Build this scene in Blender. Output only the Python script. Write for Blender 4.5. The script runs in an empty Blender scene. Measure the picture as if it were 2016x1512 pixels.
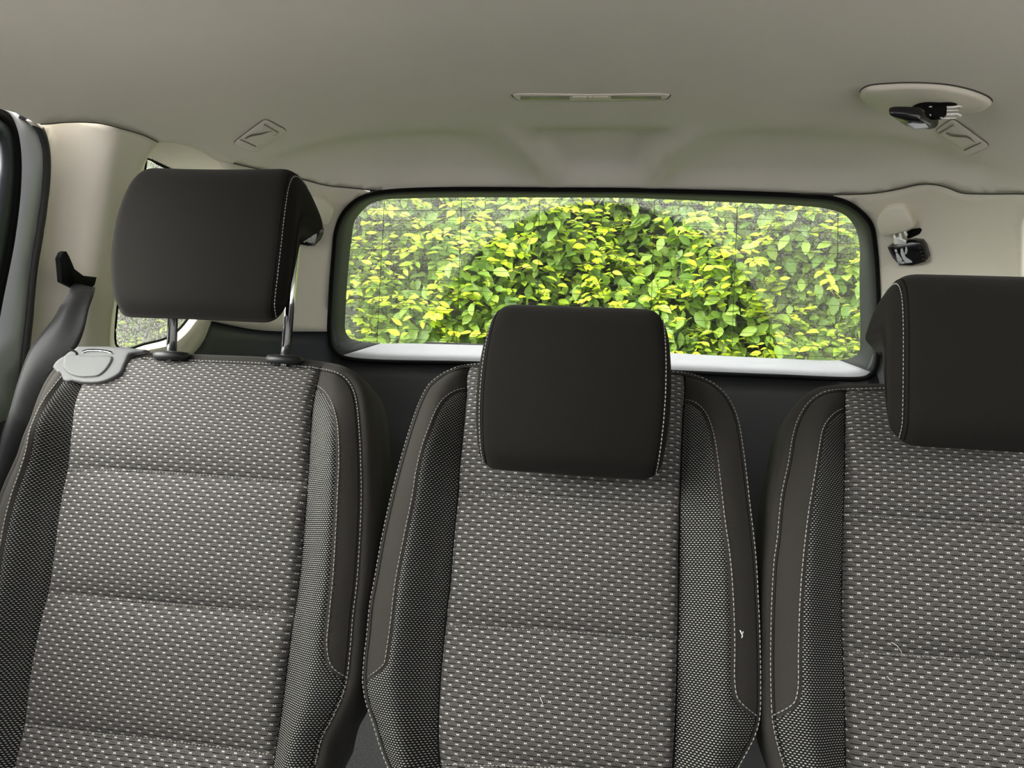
import bpy, bmesh, math, random
import numpy as np
from mathutils import Vector, Matrix
from mathutils.geometry import delaunay_2d_cdt

# ------------------------------------------------------------------ camera, sky, exposure
SC = bpy.context.scene
COL = SC.collection
FPX = 1515.0                                   # focal length in pixels of the 2016 x 1512 frame
YAW, ROLL, PITCH = math.radians(9.0), math.radians(2.9), math.radians(0.0)
CAM = np.array([0.075, 0.0, 0.85])
_r0 = np.array([math.cos(YAW), math.sin(YAW), 0.0])
_f0 = np.array([-math.sin(YAW), math.cos(YAW), 0.0])
_u0 = np.array([0.0, 0.0, 1.0])
FW = _f0 * math.cos(PITCH) + _u0 * math.sin(PITCH)
_u1 = _u0 * math.cos(PITCH) - _f0 * math.sin(PITCH)
RT = _r0 * math.cos(ROLL) + _u1 * math.sin(ROLL)
UP = _u1 * math.cos(ROLL) - _r0 * math.sin(ROLL)

cd = bpy.data.cameras.new('camera'); cam = bpy.data.objects.new('camera', cd); COL.objects.link(cam)
cd.sensor_width = 36.0; cd.lens = 36.0 * FPX / 2016.0; cd.clip_start = 0.01; cd.clip_end = 200
_m = Matrix(((RT[0], UP[0], -FW[0], CAM[0]), (RT[1], UP[1], -FW[1], CAM[1]), (RT[2], UP[2], -FW[2], CAM[2]), (0, 0, 0, 1)))
cam.matrix_world = _m
SC.camera = cam

SC.view_settings.view_transform = 'Standard'
SC.view_settings.look = 'None'
SC.view_settings.gamma = 1.0
SC.view_settings.use_curve_mapping = False
SC.view_settings.exposure = 1.33

w = bpy.data.worlds.new('sky'); SC.world = w; w.use_nodes = True
nt = w.node_tree; nt.nodes.clear()
wo = nt.nodes.new('ShaderNodeOutputWorld'); bg = nt.nodes.new('ShaderNodeBackground')
bg.inputs[0].default_value = (1.0, 0.965, 0.985, 1); bg.inputs[1].default_value = 1.9
_tc = nt.nodes.new('ShaderNodeTexCoord'); _vm = nt.nodes.new('ShaderNodeVectorMath'); _vm.operation = 'DOT_PRODUCT'
nt.links.new(_tc.outputs['Generated'], _vm.inputs[0]); _vm.inputs[1].default_value = (-.78, -.50, .38)
_mr = nt.nodes.new('ShaderNodeMapRange'); nt.links.new(_vm.outputs['Value'], _mr.inputs[0])
for _i, _v in ((1, -.3), (2, 1.0), (3, .45), (4, 5.2)): _mr.inputs[_i].default_value = _v
nt.links.new(_mr.outputs[0], bg.inputs[1])     # thin cloud, brighter towards the hidden sun at front left
nt.links.new(bg.outputs[0], wo.inputs[0])      # bright overcast sky

sl = bpy.data.lights.new('sun', 'SUN'); so = bpy.data.objects.new('sun', sl); COL.objects.link(so)
sl.energy = 3.5; sl.angle = math.radians(60); sl.color = (1.0, 0.97, 0.9)
so.rotation_euler = (math.radians(64), 0, math.radians(-60))
so.location = (0, -2, 6)

RNG = np.random.default_rng(7)
random.seed(7)

# ------------------------------------------------------------------ geometry helpers
def ray(px, py):
    return FW + RT * ((px - 1008.0) / FPX) + UP * ((756.0 - py) / FPX)

def at(px, py, Y):
    d = ray(px, py); return CAM + d * ((Y - CAM[1]) / d[1])

def catmull(pts, step, closed=False):
    P = [np.asarray(p, float) for p in pts]; n = len(P); out = []
    segs = n if closed else n - 1
    for i in range(segs):
        p1 = P[i]; p2 = P[(i + 1) % n]
        p0 = P[i - 1] if (closed or i > 0) else 2 * p1 - p2
        p3 = P[(i + 2) % n] if (closed or i + 2 < n) else 2 * p2 - p1
        d01 = max(np.linalg.norm(p1 - p0), 1e-9) ** .5; d12 = max(np.linalg.norm(p2 - p1), 1e-9) ** .5; d23 = max(np.linalg.norm(p3 - p2), 1e-9) ** .5
        m1 = (p2 - p1) + d12 * ((p1 - p0) / d01 - (p2 - p0) / (d01 + d12))
        m2 = (p2 - p1) + d12 * ((p3 - p2) / d23 - (p3 - p1) / (d12 + d23))
        k = max(1, int(round(np.linalg.norm(p2 - p1) / step)))
        for j in range(k):
            t = j / k; t2 = t * t; t3 = t2 * t
            out.append((2*t3 - 3*t2 + 1) * p1 + (t3 - 2*t2 + t) * m1 + (-2*t3 + 3*t2) * p2 + (t3 - t2) * m2)
    if not closed: out.append(P[-1])
    return np.array(out)

def resample(P, step):
    P = np.asarray(P, float); d = np.r_[0, np.cumsum(np.linalg.norm(np.diff(P, axis=0), axis=1))]
    n = max(2, int(d[-1] / step) + 1); t = np.linspace(0, d[-1], n)
    return np.stack([np.interp(t, d, P[:, k]) for k in range(P.shape[1])], 1)

def in_poly(pts, poly):
    x, y = pts[:, 0], pts[:, 1]; ins = np.zeros(len(pts), bool); n = len(poly); j = n - 1
    for i in range(n):
        xi, yi = poly[i]; xj, yj = poly[j]
        if yi != yj:
            c = ((yi > y) != (yj > y)) & (x < (xj - xi) * (y - yi) / (yj - yi) + xi); ins ^= c
        j = i
    return ins

def dist_poly(pts, line):
    best = np.full(len(pts), 1e9)
    for a, b in zip(line[:-1], line[1:]):
        ab = b - a; L = max(ab @ ab, 1e-12)
        t = np.clip(((pts - a) @ ab) / L, 0, 1)
        d = np.linalg.norm(pts - (a + t[:, None] * ab), axis=1); best = np.minimum(best, d)
    return best

def link(name, me, mat=None, parent=None, smooth=True):
    o = bpy.data.objects.new(name, me); COL.objects.link(o)
    if mat: me.materials.append(mat)
    if parent: o.parent = parent
    if smooth and len(me.polygons): me.polygons.foreach_set('use_smooth', [True] * len(me.polygons))
    return o

def mesh(name, V, F, mat=None, parent=None, smooth=True, uv=None):
    me = bpy.data.meshes.new(name); me.from_pydata([tuple(map(float, v)) for v in V], [], [tuple(int(i) for i in f) for f in F])
    if uv is not None:
        ul = me.uv_layers.new(name='UVMap'); idx = np.zeros(len(me.loops), int); me.loops.foreach_get('vertex_index', idx)
        ul.data.foreach_set('uv', np.asarray(uv, float)[idx].ravel())
    me.update()
    return link(name, me, mat, parent, smooth)

def tag(o, label=None, cat=None, group=None, kind=None):
    if label: o['label'] = label
    if cat: o['category'] = cat
    if group: o['group'] = group
    if kind: o['kind'] = kind
    return o

def empty(name, loc):
    o = bpy.data.objects.new(name, None); o.empty_display_size = .05; COL.objects.link(o); o.location = tuple(map(float, loc))
    EM.append(o); return o
EM = []

def reparent_fix():
    """children were modelled in world space: give them the inverse of their parent's place"""
    for o in list(COL.objects):
        if o.parent is not None and o.parent.parent is None and o.parent.type == 'EMPTY':
            o.matrix_parent_inverse = Matrix.Translation(-o.parent.location)
    bpy.context.view_layer.update()

def loft(rows, closed=True, cap=(False, False)):
    """rows: list of (n,3) arrays"""
    n = len(rows[0]); V = np.vstack(rows); F = []
    for r in range(len(rows) - 1):
        for i in range(n if closed else n - 1):
            j = (i + 1) % n; F.append((r*n + i, r*n + j, (r+1)*n + j, (r+1)*n + i))
    if cap[0]: F.append(tuple(range(n))[::-1])
    if cap[1]: F.append(tuple((len(rows)-1)*n + i for i in range(n)))
    return V, F

def tube(P, r, k=8, closed=False, flat=1.0, up=(0, 0, 1)):
    P = np.asarray(P, float); n = len(P); rows = []
    for i in range(n):
        a = P[(i - 1) % n] if (closed or i > 0) else P[i]; b = P[(i + 1) % n] if (closed or i < n - 1) else P[i]
        t = (b - a); t /= max(np.linalg.norm(t), 1e-9)
        s = np.cross(t, np.array(up, float))
        if np.linalg.norm(s) < 1e-3: s = np.cross(t, np.array([1.0, 0, 0]))
        s /= np.linalg.norm(s); u = np.cross(s, t)
        rr = r[i] if hasattr(r, '__len__') else r
        rows.append(np.array([P[i] + rr * (math.cos(q) * s + flat * math.sin(q) * u) for q in np.linspace(0, 2*math.pi, k, endpoint=False)]))
    if closed: rows.append(rows[0]); return loft(rows)
    return loft(rows, True, (True, True))

def bevelbox(name, c, size, bev, mat, parent=None, axes=None, seg=3, fn=None):
    bm = bmesh.new(); bmesh.ops.create_cube(bm, size=1.0)
    for v in bm.verts: v.co = Vector((v.co.x * size[0], v.co.y * size[1], v.co.z * size[2]))
    if bev > 0: bmesh.ops.bevel(bm, geom=list(bm.edges), offset=bev, segments=seg, profile=.5, affect='EDGES')
    A = np.eye(3) if axes is None else np.array(axes, float)
    for v in bm.verts:
        p = np.array(v.co)
        if fn: p = fn(p)
        v.co = Vector(tuple(np.array(c, float) + p[0]*A[0] + p[1]*A[1] + p[2]*A[2]))
    me = bpy.data.meshes.new(name); bm.to_mesh(me); bm.free()
    return link(name, me, mat, parent)

def cdt(points, chains):
    """points (n,2) free points, chains = list of polylines (constraint edges) -> verts (m,2), tris"""
    V = []; E = []
    for ch in chains:
        b = len(V); V += [Vector((float(p[0]), float(p[1]))) for p in ch]; E += [(b + i, b + i + 1) for i in range(len(ch) - 1)]
    V += [Vector((float(p[0]), float(p[1]))) for p in points]
    r = delaunay_2d_cdt(V, E, [], 0, 1e-6)
    return np.array([(v.x, v.y) for v in r[0]]), np.array([tuple(f) for f in r[2] if len(f) == 3])

# ------------------------------------------------------------------ node helpers
class E:
    """small expression builder on math nodes"""
    def __init__(s, nt, v): s.nt, s.v = nt, v
    def _n(s, op, *a):
        n = s.nt.nodes.new('ShaderNodeMath'); n.operation = op
        for i, x in enumerate(a):
            if isinstance(x, E): s.nt.links.new(x.v, n.inputs[i])
            else: n.inputs[i].default_value = x
        return E(s.nt, n.outputs[0])
    def __add__(s, o): return s._n('ADD', s, o)
    def __sub__(s, o): return s._n('SUBTRACT', s, o)
    def __mul__(s, o): return s._n('MULTIPLY', s, o)
    def __truediv__(s, o): return s._n('DIVIDE', s, o)
    def lt(s, o): return s._n('LESS_THAN', s, o)
    def gt(s, o): return s._n('GREATER_THAN', s, o)
    def floor(s): return s._n('FLOOR', s)
    def fract(s): return s._n('FRACT', s)
    def abs(s): return s._n('ABSOLUTE', s)
    def sin(s): return s._n('SINE', s)
    def min(s, o): return s._n('MINIMUM', s, o)
    def max(s, o): return s._n('MAXIMUM', s, o)
    def mod(s, o): return s._n('FLOORED_MODULO', s, o)
    def soft(s, edge, wd):      # 1 below edge, fading over wd
        n = s.nt.nodes.new('ShaderNodeMapRange'); n.interpolation_type = 'SMOOTHSTEP'
        s.nt.links.new(s.v, n.inputs[0]); n.inputs[1].default_value = edge - wd; n.inputs[2].default_value = edge + wd
        n.inputs[3].default_value = 1; n.inputs[4].default_value = 0
        return E(s.nt, n.outputs[0])

def newmat(name):
    m = bpy.data.materials.new(name); m.use_nodes = True; nt = m.node_tree
    b = nt.nodes['Principled BSDF']; return m, nt, b

def mixc(nt, f, a, b):
    n = nt.nodes.new('ShaderNodeMix'); n.data_type = 'RGBA'
    if isinstance(f, E): nt.links.new(f.v, n.inputs[0])
    else: n.inputs[0].default_value = f
    for k, x in ((6, a), (7, b)):
        if isinstance(x, tuple): n.inputs[k].default_value = (x[0], x[1], x[2], 1)
        else: nt.links.new(x, n.inputs[k])
    return n.outputs[2]

def noise(nt, scale, detail=3, coord='Object', rough=.5):
    tc = nt.nodes.new('ShaderNodeTexCoord'); n = nt.nodes.new('ShaderNodeTexNoise')
    n.inputs['Scale'].default_value = scale; n.inputs['Detail'].default_value = detail; n.inputs['Roughness'].default_value = rough
    nt.links.new(tc.outputs[coord], n.inputs['Vector']); return E(nt, n.outputs[0])

def bump(nt, b, h, strength, dist=.001):
    n = nt.nodes.new('ShaderNodeBump'); n.inputs['Strength'].default_value = strength; n.inputs['Distance'].default_value = dist
    nt.links.new(h.v, n.inputs['Height']); nt.links.new(n.outputs[0], b.inputs['Normal'])

def simple(name, col, rough=.6, metal=0.0, nscale=0, nvar=.1, bstr=0, bscale=600, spec=.5, sheen=0):
    m, nt, b = newmat(name)
    b.inputs['Base Color'].default_value = (*col, 1); b.inputs['Roughness'].default_value = rough; b.inputs['Metallic'].default_value = metal
    b.inputs['Specular IOR Level'].default_value = spec
    if sheen: b.inputs['Sheen Weight'].default_value = sheen; b.inputs['Sheen Roughness'].default_value = .4
    if nscale:
        f = noise(nt, nscale, 4); lo = tuple(c * (1 - nvar) for c in col); hi = tuple(min(1, c * (1 + nvar)) for c in col)
        nt.links.new(mixc(nt, f, lo, hi), b.inputs['Base Color'])
    if bstr: bump(nt, b, noise(nt, bscale, 2), bstr, .0006)
    return m

M = {}
M['headliner'] = simple('headliner_cloth', (.70, .67, .60), .95, nscale=14, nvar=.03, bstr=.35, bscale=900, spec=.15)
M['pillar'] = simple('beige_plastic', (.74, .70, .60), .62, nscale=9, nvar=.02, bstr=.25, bscale=1400, spec=.3)
M['beige'] = simple('beige_moulding', (.70, .66, .57), .5, nscale=30, nvar=.02, spec=.4)
M['reveal'] = simple('grey_trim_shaded', (.048, .052, .050), .75, nscale=20, nvar=.06, spec=.2, bstr=.1)  # shaded copy of the tailgate trim, shade put into the colour
M['sill'] = simple('grey_trim_lit', (.40, .41, .43), .45, nscale=20, nvar=.03, spec=.45, bstr=.1)  # lit copy of the same trim, skylight painted in on the sill
M['dark'] = simple('charcoal_plastic', (.0055, .006, .007), .5, nscale=25, nvar=.1, bstr=.3, bscale=900)
M['lower'] = simple('slate_plastic', (.032, .037, .044), .48, nscale=25, nvar=.08, bstr=.3, bscale=900)
M['black'] = simple('black_rubber', (.005, .005, .005), .8, spec=.1)
M['rubber'] = simple('worn_rubber', (.02, .02, .02), .6, nscale=40, nvar=.3)
M['gloss'] = simple('black_gloss_plastic', (.006, .006, .007), .22)
M['paint'] = simple('grey_body_paint', (.42, .44, .46), .3, nscale=15, nvar=.04)
M['chrome'] = simple('chrome', (.85, .85, .86), .08, 1.0)
M['steel'] = simple('bright_steel', (.9, .9, .9), .3, .35)
M['hair'] = simple('dim_gap', (.16, .15, .125), .8)
M['guide'] = simple('grey_plastic', (.080, .080, .082), .6, spec=.3, nscale=30, nvar=.04, bstr=.12, bscale=1500)
M['thread'] = simple('pale_thread', (.33, .32, .30), .8)
M['white'] = simple('white_print', (.5, .52, .55), .6)
M['lint'] = simple('white_lint', (.8, .8, .76), .9)
M['lens'] = simple('lamp_lens', (.22, .215, .19), .25, nscale=60, nvar=.15)
M['slot'] = simple('brown_shadow_gap', (.05, .045, .035), .8)
M['carpet'] = simple('grey_carpet', (.21, .215, .22), .95, nscale=300, nvar=.95, bstr=1.0, bscale=260, spec=.1)
M['concrete'] = simple('concrete', (.46, .43, .43), .9, nscale=60, nvar=.25, bstr=.4, bscale=120)  # pale concrete, lightened to bounce daylight up to the headliner
M['blue'] = simple('blue_print', (.03, .07, .35), .4)
M['paper'] = simple('white_plastic_film', (.75, .77, .8), .5)
M['bark'] = simple('bark', (.10, .065, .03), .9, nscale=60, nvar=.3)
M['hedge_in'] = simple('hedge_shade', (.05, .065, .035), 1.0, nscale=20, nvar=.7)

def plain_fabric():
    m, nt, b = newmat('charcoal_fabric')
    f = noise(nt, 1300, 2); g = noise(nt, 9, 3)
    c = mixc(nt, f, (.016, .0140, .0124), (.050, .0455, .0415))
    c = mixc(nt, g * .35, c, (.043, .039, .035))
    nt.links.new(c, b.inputs['Base Color']); b.inputs['Roughness'].default_value = .95
    b.inputs['Specular IOR Level'].default_value = .15
    b.inputs['Sheen Weight'].default_value = .06; b.inputs['Sheen Roughness'].default_value = .5
    bump(nt, b, f, .35, .0005); return m
M['fabric'] = plain_fabric()
def dark_fabric():
    m, nt, b = newmat('black_fabric')
    f = noise(nt, 1500, 2); 
    c = mixc(nt, f, (.0050, .0043, .0037), (.0185, .0165, .0145))
    nt.links.new(c, b.inputs['Base Color']); b.inputs['Roughness'].default_value = .95
    b.inputs['Specular IOR Level'].default_value = .12
    b.inputs['Sheen Weight'].default_value = .04; b.inputs['Sheen Roughness'].default_value = .45
    bump(nt, b, f, .3, .0004); return m
M['headrest'] = dark_fabric()

def uvxy(nt):
    tc = nt.nodes.new('ShaderNodeUVMap'); tc.uv_map = 'UVMap'
    sp = nt.nodes.new('ShaderNodeSeparateXYZ'); nt.links.new(tc.outputs[0], sp.inputs[0])
    return E(nt, sp.outputs[0]), E(nt, sp.outputs[1])

def insert_cloth():
    """woven centre cloth: rows of paired pale flecks, every second row shifted, dark dashes under them"""
    m, nt, b = newmat('fleck_cloth')
    u, v = uvxy(nt)
    wob = (noise(nt, 30, 2, 'UV') - .5) * .0012
    v = v + wob
    r = v / .0050; row = r.floor(); fv = r.fract()
    uu = u / .0152 + row * .5; fu = uu.fract()
    # paired slanted ticks
    sl = (fv - .60) * -.10
    t1 = (fu - sl - .440).abs().lt(.043); t2 = (fu - sl - .560).abs().lt(.043)
    tick = t1.max(t2) * (fv - .60).abs().lt(.14)
    dash = (fv - .16).abs().lt(.105) * (fu - .5).abs().gt(.20)
    faint = ((fv - .60).abs().lt(.07) * (fu - .5).abs().gt(.36)).max((fv - .16).abs().lt(.06))
    thr = ((u / .0011).fract() - .5).abs() * .8 + ((v / .00125).fract() - .5).abs() * .8
    g = noise(nt, 7, 3, 'UV')
    base = mixc(nt, thr, (.027, .0245, .0235), (.195, .184, .178))
    base = mixc(nt, g * .25, base, (.085, .080, .078))
    c = mixc(nt, faint * .7, base, (.028, .027, .026))
    c = mixc(nt, dash, c, (.006, .006, .006))
    c = mixc(nt, tick, c, (.68, .66, .62))
    nt.links.new(c, b.inputs['Base Color']); b.inputs['Roughness'].default_value = .9
    b.inputs['Specular IOR Level'].default_value = .2
    bump(nt, b, tick * .6 + thr * .5 - dash * .8, .55, .0006); return m
M['insert'] = insert_cloth()

def bolster_cloth():
    """fine dark mesh cloth with staggered small pale dashes"""
    m, nt, b = newmat('dotted_mesh_cloth')
    u, v = uvxy(nt)
    r = v / .0024; row = r.floor(); fv = r.fract()
    fu = (u / .0036 + row * .5).fract()
    dx = (fu - .5) / .30; dy = (fv - .5) / .20
    d = (dx * dx + dy * dy)
    dot = d.soft(1.0, .35)
    c = mixc(nt, dot, (.007, .0068, .0065), (.46, .44, .42))
    nt.links.new(c, b.inputs['Base Color']); b.inputs['Roughness'].default_value = .9
    b.inputs['Specular IOR Level'].default_value = .2
    bump(nt, b, dot, .7, .0006); return m
M['mesh'] = bolster_cloth()

def belt_mat():
    m, nt, b = newmat('belt_webbing')
    u, v = uvxy(nt)
    rib = ((v / .0022).fract() - .5).abs() * 2.0
    c = mixc(nt, rib, (.005, .005, .0055), (.026, .027, .029))
    nt.links.new(c, b.inputs['Base Color']); b.inputs['Roughness'].default_value = .5
    bump(nt, b, rib, .6, .0005); return m
M['belt'] = belt_mat()

def leaf_mat(name):
    m, nt, b = newmat(name)
    a = nt.nodes.new('ShaderNodeAttribute'); a.attribute_name = 'Col'
    nt.links.new(a.outputs['Color'], b.inputs['Base Color'])
    b.inputs['Roughness'].default_value = .42; b.inputs['Specular IOR Level'].default_value = .35
    tr = nt.nodes.new('ShaderNodeBsdfTranslucent'); nt.links.new(a.outputs['Color'], tr.inputs[0])
    mx = nt.nodes.new('ShaderNodeMixShader'); mx.inputs[0].default_value = .35
    out = nt.nodes['Material Output']
    nt.links.new(b.outputs[0], mx.inputs[1]); nt.links.new(tr.outputs[0], mx.inputs[2]); nt.links.new(mx.outputs[0], out.inputs[0])
    return m
M['leaf'] = leaf_mat('leaf')

def glass_mat(name, tint=(1, 1, 1), dust=None, pivot=None, radius=.45, amount=.4):
    m = bpy.data.materials.new(name); m.use_nodes = True; nt = m.node_tree; nt.nodes.clear()
    out = nt.nodes.new('ShaderNodeOutputMaterial')
    tr = nt.nodes.new('ShaderNodeBsdfTransparent'); tr.inputs[0].default_value = (*tint, 1)
    gl = nt.nodes.new('ShaderNodeBsdfGlossy'); gl.inputs['Roughness'].default_value = .02
    lw = nt.nodes.new('ShaderNodeLayerWeight'); lw.inputs[0].default_value = .5; _f = E(nt, lw.outputs['Facing']); _f = _f * _f; _f = _f * _f * .45 + .03; fr = type('q', (), {'outputs': [_f.v]})
    mx = nt.nodes.new('ShaderNodeMixShader'); nt.links.new(fr.outputs[0], mx.inputs[0]); nt.links.new(tr.outputs[0], mx.inputs[1]); nt.links.new(gl.outputs[0], mx.inputs[2])
    if dust:
        n1 = noise(nt, 520, 3); n2 = noise(nt, 210, 4); n3 = noise(nt, 5, 2)
        sp = (n1 * .6 + n2 * .4).soft(.53, .07)         # speckle
        sp = E(nt, sp.v)
        inv = (sp * -1.0) + 1.0
        cover = inv * .70 + .25
        cover = cover * (n3 * .8 + .55) * amount
        if pivot is not None:
            tc = nt.nodes.new('ShaderNodeTexCoord'); vm = nt.nodes.new('ShaderNodeVectorMath'); vm.operation = 'DISTANCE'
            nt.links.new(tc.outputs['Object'], vm.inputs[0]); vm.inputs[1].default_value = tuple(map(float, pivot))
            d = E(nt, vm.outputs['Value']) + (n2 - .5) * .012
            inside = d.soft(radius, .006)
            cover = cover * (inside * -.92 + 1.0)
        df = nt.nodes.new('ShaderNodeBsdfTranslucent'); df.inputs[0].default_value = (.85, .86, .78, 1)
        d2 = nt.nodes.new('ShaderNodeBsdfDiffuse'); d2.inputs[0].default_value = (.66, .66, .60, 1)
        dm = nt.nodes.new('ShaderNodeMixShader'); dm.inputs[0].default_value = .5
        nt.links.new(df.outputs[0], dm.inputs[1]); nt.links.new(d2.outputs[0], dm.inputs[2])
        m2 = nt.nodes.new('ShaderNodeMixShader'); nt.links.new(cover.v, m2.inputs[0]); nt.links.new(mx.outputs[0], m2.inputs[1]); nt.links.new(dm.outputs[0], m2.inputs[2])
        mx = m2
    nt.links.new(mx.outputs[0], out.inputs[0]); return m

# ------------------------------------------------------------------ the cabin shell: one smooth rounded form
SA, SB, SCZ, SYC, SZC = .84, 1.30, .60, .60, .75
PX, PY, PZ = 4.5, 6.0, 5.0
FLOOR = .15
def fimp(P, off=0.0):
    x = np.abs(P[..., 0]) / (SA + off); y = np.maximum(P[..., 1] - SYC, 0) / (SB + off); z = np.maximum(P[..., 2] - SZC, 0) / (SCZ + off)
    return x ** PX + y ** PY + z ** PZ
def hit(o, d, off=0.0):
    o = np.asarray(o, float); d = np.asarray(d, float); lo, hi = 0.0, 12.0
    for _ in range(50):
        m = (lo + hi) / 2
        if fimp(o + d * m, off) < 1: lo = m
        else: hi = m
    return o + d * lo
def spx(px, py, off=0.0): return hit(CAM, ray(px, py), off)
def snormal(P):
    e = 1e-4; g = np.array([(fimp(P + np.eye(3)[k] * e) - fimp(P - np.eye(3)[k] * e)) for k in range(3)])
    return g / np.linalg.norm(g)
def wall_pt(side, y, z, off=0.0):      # on the side wall at (y, z)
    k = 1 - max((y - SYC) / (SB + off), 0) ** PY - max((z - SZC) / (SCZ + off), 0) ** PZ
    return np.array([side * (SA + off) * max(k, 0) ** (1 / PX), y, z])
def roof_pt(x, y, off=0.0):
    k = 1 - (abs(x) / (SA + off)) ** PX - max((y - SYC) / (SB + off), 0) ** PY
    return np.array([x, y, SZC + (SCZ + off) * max(k, 0) ** (1 / PZ)])
def rear_pt(x, z, off=0.0):
    k = 1 - (abs(x) / (SA + off)) ** PX - max((z - SZC) / (SCZ + off), 0) ** PZ
    return np.array([x, SYC + (SB + off) * max(k, 0) ** (1 / PY), z])

AX = {'up': (np.array([0, 0, 1.]), np.array([1., 0, 0]), np.array([0, 1., 0]), np.array([0, .7, -.2])),
      'rear': (np.array([0, 1., 0]), np.array([1., 0, 0]), np.array([0, 0, 1.]), np.array([0, .2, .8])),
      'left': (np.array([-1., 0, 0]), np.array([0, 1., 0]), np.array([0, 0, 1.]), np.array([.6, 1.1, .8])),
      'right': (np.array([1., 0, 0]), np.array([0, 1., 0]), np.array([0, 0, 1.]), np.array([-.6, 1.1, .8])),
      'leftrear': (np.array([-.8, .6, 0]), np.array([.6, .8, 0]), np.array([0, 0, 1.]), np.array([.3, .7, .8])),
      'rightrear': (np.array([.8, .6, 0]), np.array([-.6, .8, 0]), np.array([0, 0, 1.]), np.array([-.3, .7, .8]))}
def todom(P, ax):
    A, B, D, C = AX[ax]; v = np.asarray(P) - C; a = v @ A
    return np.stack([(v @ B) / a, (v @ D) / a], -1)
def region(name, ax, outer, holes=(), mat=None, parent=None, step=.03, off=0.0, disp=None, thick=.012, offn=None):
    A, B, D, C = AX[ax]
    O = todom(np.array(outer), ax); Hs = [todom(np.array(h), ax) for h in holes]
    lo, hi = O.min(0), O.max(0)
    dist = np.median([np.dot(np.array(p) - C, A) for p in outer]); g = step / dist
    nx, ny = int((hi[0]-lo[0]) / g) + 1, int((hi[1]-lo[1]) / g) + 1
    gx, gy = np.meshgrid(np.linspace(lo[0], hi[0], nx), np.linspace(lo[1], hi[1], ny)); G = np.stack([gx.ravel(), gy.ravel()], 1)
    keep = in_poly(G, O)
    for h in Hs: keep &= ~in_poly(G, h)
    G = G[keep]
    allb = [np.vstack([c, c[:1]]) for c in [O] + Hs]
    for c in allb: 
        if len(G): G = G[dist_poly(G, c) > g * .35]
    V, T = cdt(G, allb)
    cen = V[T].mean(1); k = in_poly(cen, O)
    for h in Hs: k &= ~in_poly(cen, h)
    T = T[k]; used = np.unique(T); mp = -np.ones(len(V), int); mp[used] = np.arange(len(used)); T = mp[T]; V = V[used]
    W = np.array([hit(C, A + B * u + D * v, off) for u, v in V])
    if offn is not None:
        ofs = offn(W); W = np.array([hit(C, A + B * u + D * v, float(q)) for (u, v), q in zip(V, ofs)])
    if disp: W[:, 2] += disp(W)
    o = mesh(name, W, T, mat, parent)
    # orient towards the inside
    me = o.data
    if len(me.polygons):
        s = sum(np.dot(np.array(p.normal), snormal(np.array(p.center))) for p in list(me.polygons)[:60])
        if s > 0: me.flip_normals()
    if thick:
        md = o.modifiers.new('thickness', 'SOLIDIFY'); md.thickness = thick; md.offset = -1
    return o
def S(pts, off=0.0): return [spx(x, y, off) for x, y in pts]
def SS(pts, step=10, off=0.0, closed=False): return [spx(x, y, off) for x, y in catmull(pts, step, closed)]

# --- traced places of the rear window and of the seams
GLASS = [(1100,384),(900,384),(800,386),(759,388),(729,396),(706,416),(694,434),(689,461),(682,524),(676,613),(676,652),(685,667),(714,677),(833,680),(941,683),
         (1130,690),(1326,699),(1518,709),(1651,713),(1682,707),(1696,693),(1698,666),(1697,554),(1696,471),(1684,438),(1665,418),(1629,406),(1573,400),(1434,393),(1323,388),(1240,385)]
FRAME = [(1100,373),(900,372),(800,374),(760,377),(729,382),(700,396),(677,419),(663,449),(656,509),(650,598),(648,652),(653,684),(667,699),(694,707),(938,715),
         (1130,723),(1326,732),(1518,740),(1696,745),(1709,741),(1723,727),(1729,693),(1729,568),(1723,485),(1715,443),(1698,421),(1673,402),(1643,391),(1573,385),(1434,379),(1323,376),(1240,374)]
HEAD_REAR = [(460,322),(587,351),(642,365),(698,371),(760,377),(800,374),(900,372),(1100,373),(1240,374),(1323,376),(1434,379),(1573,382),(1640,383),(1672,383),(1724,380),(1775,371),(1806,364),(1837,363),(1864,369),(1893,380),(1930,382),(2016,382),(2090,386)]
HEAD_LEFT = [(-120,205),(-40,207),(30,222),(80,245),(139,241),(194,243),(243,254),(288,268),(312,280)]
QWIN = [(312,280),(350,283),(395,297),(430,318),(452,350),(458,400),(448,470),(425,550),(385,635),(345,675),(290,690),(235,703),(219,690),(222,611),(240,520),(262,420),(284,318),(297,298)]
QGLASS = [(290,311),(310,321),(345,338),(385,352),(415,362),(432,380),(436,405),(428,470),(408,545),(370,628),(334,663),(285,678),(238,690),(228,680),(229,611),(246,520),(268,420),(285,330)]

# headliner
REAR3 = np.array(SS(HEAD_REAR, 12))
def roof_disp(W):
    x, y = W[:, 0], W[:, 1]
    def ss(a, b, t): q = np.clip((t - a) / (b - a), 0, 1); return q*q*(3 - 2*q)
    edge = ss(.0, .06, dist_poly(W, REAR3))
    dish = ss(1.44, 1.54, y) * edge
    wv = .074 + np.maximum(1.75 - y, 0) * .25                       # half width of the pressed pocket over the tailgate
    ax_ = np.abs(x + .018); pocket = ss(.02, -.03, ax_ - wv)
    return dish * (.026 * pocket + .018 * ss(.03, .16, ax_ - wv) - .014 * ss(.045, .0, np.abs(ax_ - wv - .02)))
front_l = [wall_pt(-1, y, 1.21) for y in np.linspace(.95, -1.25, 18)]
outer = SS(HEAD_REAR, 12)
rightedge = [wall_pt(1, y, z) for y, z in ((1.42, 1.215), (1.3, 1.212), (1.2, 1.21), (1.1, 1.21))] + [wall_pt(1, y, 1.21) for y in np.linspace(.95, -1.25, 18)]
leftq = SS(HEAD_LEFT[::-1] , 10)                    # from (312,280) forward
over_q = SS([(312,280),(350,283),(395,297),(430,318),(460,322)], 8)
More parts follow.
